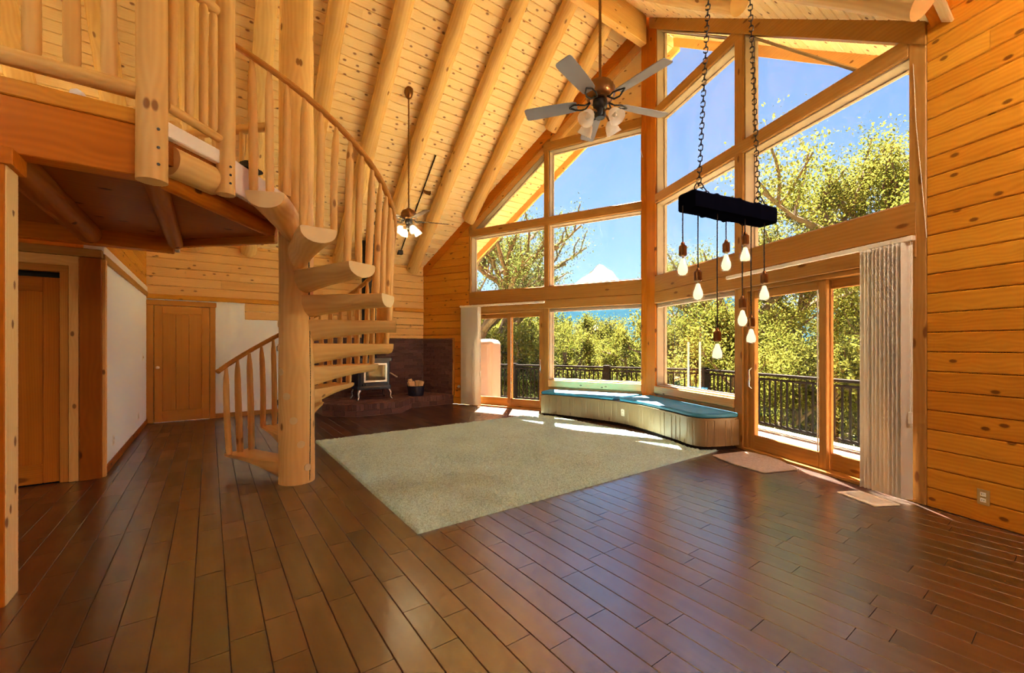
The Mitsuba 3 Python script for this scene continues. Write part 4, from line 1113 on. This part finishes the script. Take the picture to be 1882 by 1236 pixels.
WARM = (1.0, 0.86, 0.64)
globe('unseen_globe_lamp', 'unseen globe lamp left of the camera, placed to light the loft rail', (-1.6, 2.1, 3.2), .08, WARM, 12 * LAMP)  # unseen, placed to warm the near loft logs
globe('unseen_globe_lamp', 'unseen globe lamp out of frame, placed to light the right wall', (3.2, -0.7, 3.8), .13, WARM, 34 * LAMP)  # unseen, placed to brighten the pine boards on the right
globe('unseen_globe_lamp', 'added fill lamp behind the camera, unseen', (-0.9, -0.9, 3.6), .22, (1.0, 0.95, 0.88), 1.0 * LAMP)  # added fill light, no known fixture here
globe('unseen_globe_lamp', 'second added fill lamp behind the camera, unseen', (1.6, -1.2, 4.3), .22, (1.0, 0.95, 0.88), 3 * LAMP)  # added fill light from behind, no known fixture
globe('unseen_globe_lamp', 'added fill lamp under the loft, out of frame', (-2.6, 4.9, 2.1), .10, WARM, 2.5 * LAMP)  # added to fill the dark hall, no known fixture

# ------------------------------------------------------------------ outside: deck, railing
dk = struct('balcony', 'sunlit plank balcony around the prow', 'balcony')
body(dk, prism([tuple(LF.pt(-2, OUT, 0)[:2]), tuple(LF.pt(-2, 1.98, 0)[:2]), (6.439 + 2.15, 4.736), tuple(RF.pt(7.5, 1.98, 0)[:2]), tuple(RF.pt(7.5, OUT, 0)[:2]), (6.439 + .217, 4.736)], -.32, -.125, plane='xy'), 'rail_wood')
for fr, s0, s1, tn, left in ((LF, -2.0, LLEN, .45, True), (RF, 0.0, 7.5, .402, False)):
    nn = OUT + .004
    while nn < 1.9:
        a, b = nn, nn + .138
        xa, xb = ((s0, s0), (s1 + a * tn, s1 + b * tn)) if left else ((s0 - a * tn, s0 - b * tn), (s1, s1))
        part(dk, 'board', board(fr.pt(0, a, -.125), fr.d, fr.n, fr.z, .134, .028, xa, xb, .004), 'deck_wood'); nn += .1395
for lab, fr, s0, s1, posts in (('dark wooden balcony railing outside the far windows', LF, -1.6, LLEN + 1.78 * .45 - .08, (1.55, 4.05)), ('dark wooden balcony railing outside the right windows', RF, -1.78 * .402, 7.0, (-.715, 4.9))):
    r = thing('balcony_railing', lab, 'railing'); nn = 1.78
    part(r, 'top_rail', cbox((s0, nn - .06, .83), (s1, nn + .06, .872), fr), 'rail_black'); part(r, 'upper_rail', cbox((s0, nn - .02, .755), (s1, nn + .02, .79), fr), 'rail_black')
    part(r, 'bottom_rail', cbox((s0, nn - .02, -.02), (s1, nn + .02, .025), fr), 'rail_black')
    q = s0 + .06
    while q < s1 - .02:
        part(r, 'baluster', cbox((q - .012, nn - .012, .0), (q + .012, nn + .012, .76), fr, .002), 'rail_black'); q += .112
    for p_ in posts:
        part(r, 'post', cbox((p_ - .075, nn - .075, -.097), (p_ + .075, nn + .075, .90), fr, .008), 'rail_black')
for x_, y_, i in ((6.95, 4.02, 0), (7.1, 4.33, 1)):
    k = thing('pole', ['slim pale pole standing on the balcony, left of the pair', 'slim pale pole standing on the balcony, right of the pair'][i], 'pole')
    body(k, tube([(x_, y_, -.097), (x_, y_, 1.42)], .019, 10), 'pale_board')

k = thing('covered_chair', 'tall pale pinkish cloth cover standing on the balcony behind the far sliding door', 'cover')
cv = LF.pt(1.22, 1.0, -.097)
cm = pad(sg.box(-.28, -.25, .28, .25).buffer(-.1).buffer(.1), 0.0, 1.62, .16, .05)
body(k, xform(cm, rot_z(-1.147, cv)), 'cover_cloth', 50)

# ------------------------------------------------------------------ ground, hills, mountain
def cam2(x, y): return np.array([CY * x + CX * y, -CX * x + CY * y])


gn = struct('ground', 'grassy slope falling away below the balcony', 'ground')
g_ = np.linspace(-1, 1, 81); g_ = np.sign(g_) * np.abs(g_) ** 1.6 * 300
X_, Y_ = np.meshgrid(g_, g_, indexing='ij'); dist = np.hypot(X_ - 3, Y_ - 4)
Z_ = -3.0 - np.clip(dist - 9, 0, 40) * .06 + (mfbm(np.stack([X_ * .05, Y_ * .05, X_ * 0], -1), 3, 2) - .5) * np.clip(dist / 20, 0, 3)
i, j = np.meshgrid(np.arange(80), np.arange(80), indexing='ij')
body(gn, (np.stack([X_, Y_, Z_], -1).reshape(-1, 3), tri(np.stack([i * 81 + j, (i + 1) * 81 + j, (i + 1) * 81 + j + 1, i * 81 + j + 1], -1).reshape(-1, 4)), None), 'grass_ground', True)


def ridge(name, label, dist, a0, a1, hf, zbase, depth, mat, n=140, m=14):
    """A range of hills: a height field between two bearings, rising away from the house."""
    k = struct(name, label, 'mountain')
    al = np.radians(np.linspace(a0, a1, n)); t = np.linspace(-1, 1, m)
    A_, T_ = np.meshgrid(al, t, indexing='ij')
    D_ = dist + T_ * depth
    top = hf(np.degrees(A_))
    zz = zbase + (top - zbase) * (1 - np.abs(T_)) ** .8
    q = np.stack([np.sin(A_) * D_, np.cos(A_) * D_], -1)
    zz = zz + (mfbm(np.stack([q[..., 0], q[..., 1], zz * 0], -1) / dist * 22, 4, 5) - .5) * top * .22 * (1 - np.abs(T_))
    w = np.stack([CY * q[..., 0] + CX * q[..., 1], -CX * q[..., 0] + CY * q[..., 1]], -1)
    i, j = np.meshgrid(np.arange(n - 1), np.arange(m - 1), indexing='ij')
    body(k, (np.stack([w[..., 0], w[..., 1], zz], -1).reshape(-1, 3), tri(np.stack([i * m + j, (i + 1) * m + j, (i + 1) * m + j + 1, i * m + j + 1], -1).reshape(-1, 4)), None), mat, True)


ridge('hill', 'forested hill far behind the trees, distance haze painted in as blue', 520, -25, 50, lambda a: 520 * (.105 + .028 * np.exp(-((a - 22) / 9) ** 2) - .03 * np.exp(-((a - 36) / 9) ** 2)), -20, 230, 'hill_haze_blue')
ridge('mountain', 'snowy mountain far away above the transom', 3600, -8, 26, lambda a: 3600 * (.135 + .062 * np.exp(-np.abs((a - 11.8) / 3.2) ** 1.3) + .012 * np.exp(-((a - 17) / 1.6) ** 2)), -50, 900, 'snow')

# ------------------------------------------------------------------ trees
def tree_proto(name, h, spread, leaves, size, trunk_h, seed, lean=0.0, mat='leaf_gold', limbs=7, low=0.35):
    rs = np.random.default_rng(seed); tubes, tips = [], []

    def grow(p, d, ln, r, lev):
        n = 5; pts = [p]; dd = d.copy()
        for _ in range(n):
            dd = dd + rs.normal(0, .16, 3) + np.array([0, 0, .06]); dd /= np.linalg.norm(dd); pts.append(pts[-1] + dd * ln / n)
        pts = np.array(pts); tubes.append(tube(pts, np.linspace(r, r * .55, n + 1), 7 if lev < 2 else 4, lev == 0))
        if lev >= 2: tips.extend([(pts[-1], ln), (pts[3], ln * .8), (pts[2], ln * .6)])
        if lev < 3:
            for c in range(rs.integers(3, 5) if lev else limbs):
                f = rs.uniform(low if lev == 0 else .4, 1.0); b = pts[min(n, int(f * n))]
                az = rs.uniform(0, 6.283) if lev else 6.283 * c / limbs + rs.uniform(-.4, .4); el = rs.uniform(.15, .9)
                side = np.array([math.cos(az) * math.cos(el), math.sin(az) * math.cos(el), math.sin(el)])
                nd = side if lev == 0 else dd * .55 + side * .8
                grow(b, nd / np.linalg.norm(nd), (spread if lev == 0 else ln * .62) * rs.uniform(.75, 1.1), r * (.5 if lev == 0 else .55), lev + 1)
    grow(np.zeros(3), np.array([lean, lean * .3, 1.0]) / math.hypot(1, lean), trunk_h, .022 * h, 0)
    tp = np.array([q[0] for q in tips]); tl_ = np.array([q[1] for q in tips])
    pick = rs.integers(0, len(tp), leaves)
    c = tp[pick] + rs.normal(0, 1, (leaves, 3)) * (tl_[pick] * .12 + .06)[:, None]
    a = rs.normal(0, 1, (leaves, 3)); a /= np.linalg.norm(a, axis=1, keepdims=True); b = np.cross(a, rs.normal(0, 1, (leaves, 3))); b /= np.linalg.norm(b, axis=1, keepdims=True)
    sz = size * rs.uniform(.55, 1.3, (leaves, 1)); nrm = np.cross(a, b)
    v = np.stack([c - a * sz, c + b * sz * .55 + nrm * sz * .12, c + a * sz, c - b * sz * .55 + nrm * sz * .12], 1).reshape(-1, 3)
    f = tri(np.arange(leaves * 4).reshape(-1, 4))
    tm = merge(*tubes)
    scene[name] = {'type': 'shapegroup', 'trunk': mikit.ply((tm[0], tm[1]), 'bark', False), 'foliage': mikit.ply((v, f), mat, False)}


tree_proto('oak_a', 10.5, 3.3, 60000, .036, 6.6, 1, .10, 'leaf_gold', 8, .45)
tree_proto('oak_lean', 9.0, 2.4, 15000, .036, 8.6, 12, .34, 'leaf_green', 10, .42)
tree_proto('bush_c', 5.5, 2.2, 40000, .042, 3.4, 3, .0, 'leaf_gold', 10, .15)
tree_proto('slim_d', 8.0, 1.7, 12000, .06, 6.2, 4, .05, 'leaf_gold', 8, .45)
tree_proto('slim_e', 7.0, 1.6, 12000, .06, 5.2, 5, .1, 'leaf_green', 8, .35)


_count = {}
PLACES = ((860, 1000, 'the far sliding door'), (1000, 1185, 'the left bench window'), (1185, 1360, 'the right bench window'), (1360, 1700, 'the right sliding door'))
ORD = ['first', 'second', 'third', 'fourth', 'fifth', 'sixth', 'seventh', 'eighth', 'ninth', 'tenth', 'eleventh', 'twelfth', 'thirteenth', 'fourteenth', 'fifteenth', 'sixteenth', 'seventeenth', 'eighteenth']


def plant_row(items, what, cat, group):
    """A row of trees, each named by the window it stands behind and its place from the left there."""
    for it in sorted(items, key=lambda q: q[1] / q[2]):
        px = 941 + 770 * it[1] / it[2]
        where = next((n for a, b, n in PLACES if a <= px < b), 'the blind' if px < 900 else 'the right blind')
        i = _count[what, where] = _count.get((what, where), -1) + 1
        plant(*it, f'{what}, {ORD[i]} from left behind {where}', cat, group)


def plant(proto, X, Y, z, sc, rot, label, cat='tree', group=None):
    k = thing('tree' if cat == 'tree' else 'bush', label, cat, group)
    w = cam2(X, Y)
    scene[k] = {'type': 'instance', 'to_world': T().translate([w[0], w[1], z]).rotate([0, 0, 1], rot).scale(sc), 'g': {'type': 'ref', 'id': proto}}


plant('oak_lean', -3.7, 16.2, -4.2, 1.36, -42, 'dark leaning oak outside the upper left window, left of two')
plant('oak_lean', -2.3, 17.5, -4.2, 1.34, -25, 'leaning oak outside the upper left window, right of two')
plant('oak_a', 8.8, 14.0, -3.6, 1.10, 10, 'young gold-green oak in the left half of the big right window')
plant('oak_a', 10.9, 12.4, -3.3, 1.36, 200, 'tall gold-green oak at the right edge of the big right window')
plant('oak_a', 14.5, 16.5, -3.4, .8, 90, 'gold-green oak between and behind the two window oaks')
r9 = np.random.default_rng(17)
plant_row([('bush_c', X, Y, -3.3, sc, r9.uniform(0, 360)) for X, Y, sc in ((5.6, 10.4, 1.0), (7.0, 9.6, .95), (8.2, 9.2, 1.0), (7.9, 12.0, 1.25), (9.8, 9.0, 1.0), (6.2, 13.0, 1.2))],
          'dense gold-green bush', 'bush', 'bushes outside the right sliding door')
row = []
for i in range(16):
    Y = r9.uniform(15, 24); X = (-.06 + .36 * i / 15 + r9.uniform(-.015, .015)) * Y
    row.append((['slim_d', 'slim_e'][i % 2], X, Y, -4.2, r9.uniform(.78, .95) * (.93 if .2 < X / Y < .32 else 1), r9.uniform(0, 360)))
plant_row(row, 'slim tree of the nearer row', 'tree', 'nearer row of slim trees')
row = []
for i in range(38):
    Y = r9.uniform(25, 38); X = ((-.12 + .46 * i / 27 if i < 28 else .34 + .27 * (i - 27) / 10) + r9.uniform(-.015, .015)) * Y
    row.append((['slim_d', 'bush_c', 'slim_e'][i % 3], X, Y, -5.0, r9.uniform(1.1, 1.35) * (.70 if .35 < X / Y < .47 else 1), r9.uniform(0, 360)))
plant_row(row, 'tree of the far wood', 'tree', 'far rows of trees')
row = []
for i in range(10):
    Y = r9.uniform(11.5, 14); X = (-.09 + .46 * i / 9) * Y
    row.append(('bush_c', X, Y, -4.3, r9.uniform(.6, .75), r9.uniform(0, 360)))
plant_row(row, 'low bush below the rail', 'bush', 'low bushes below the balcony rail')
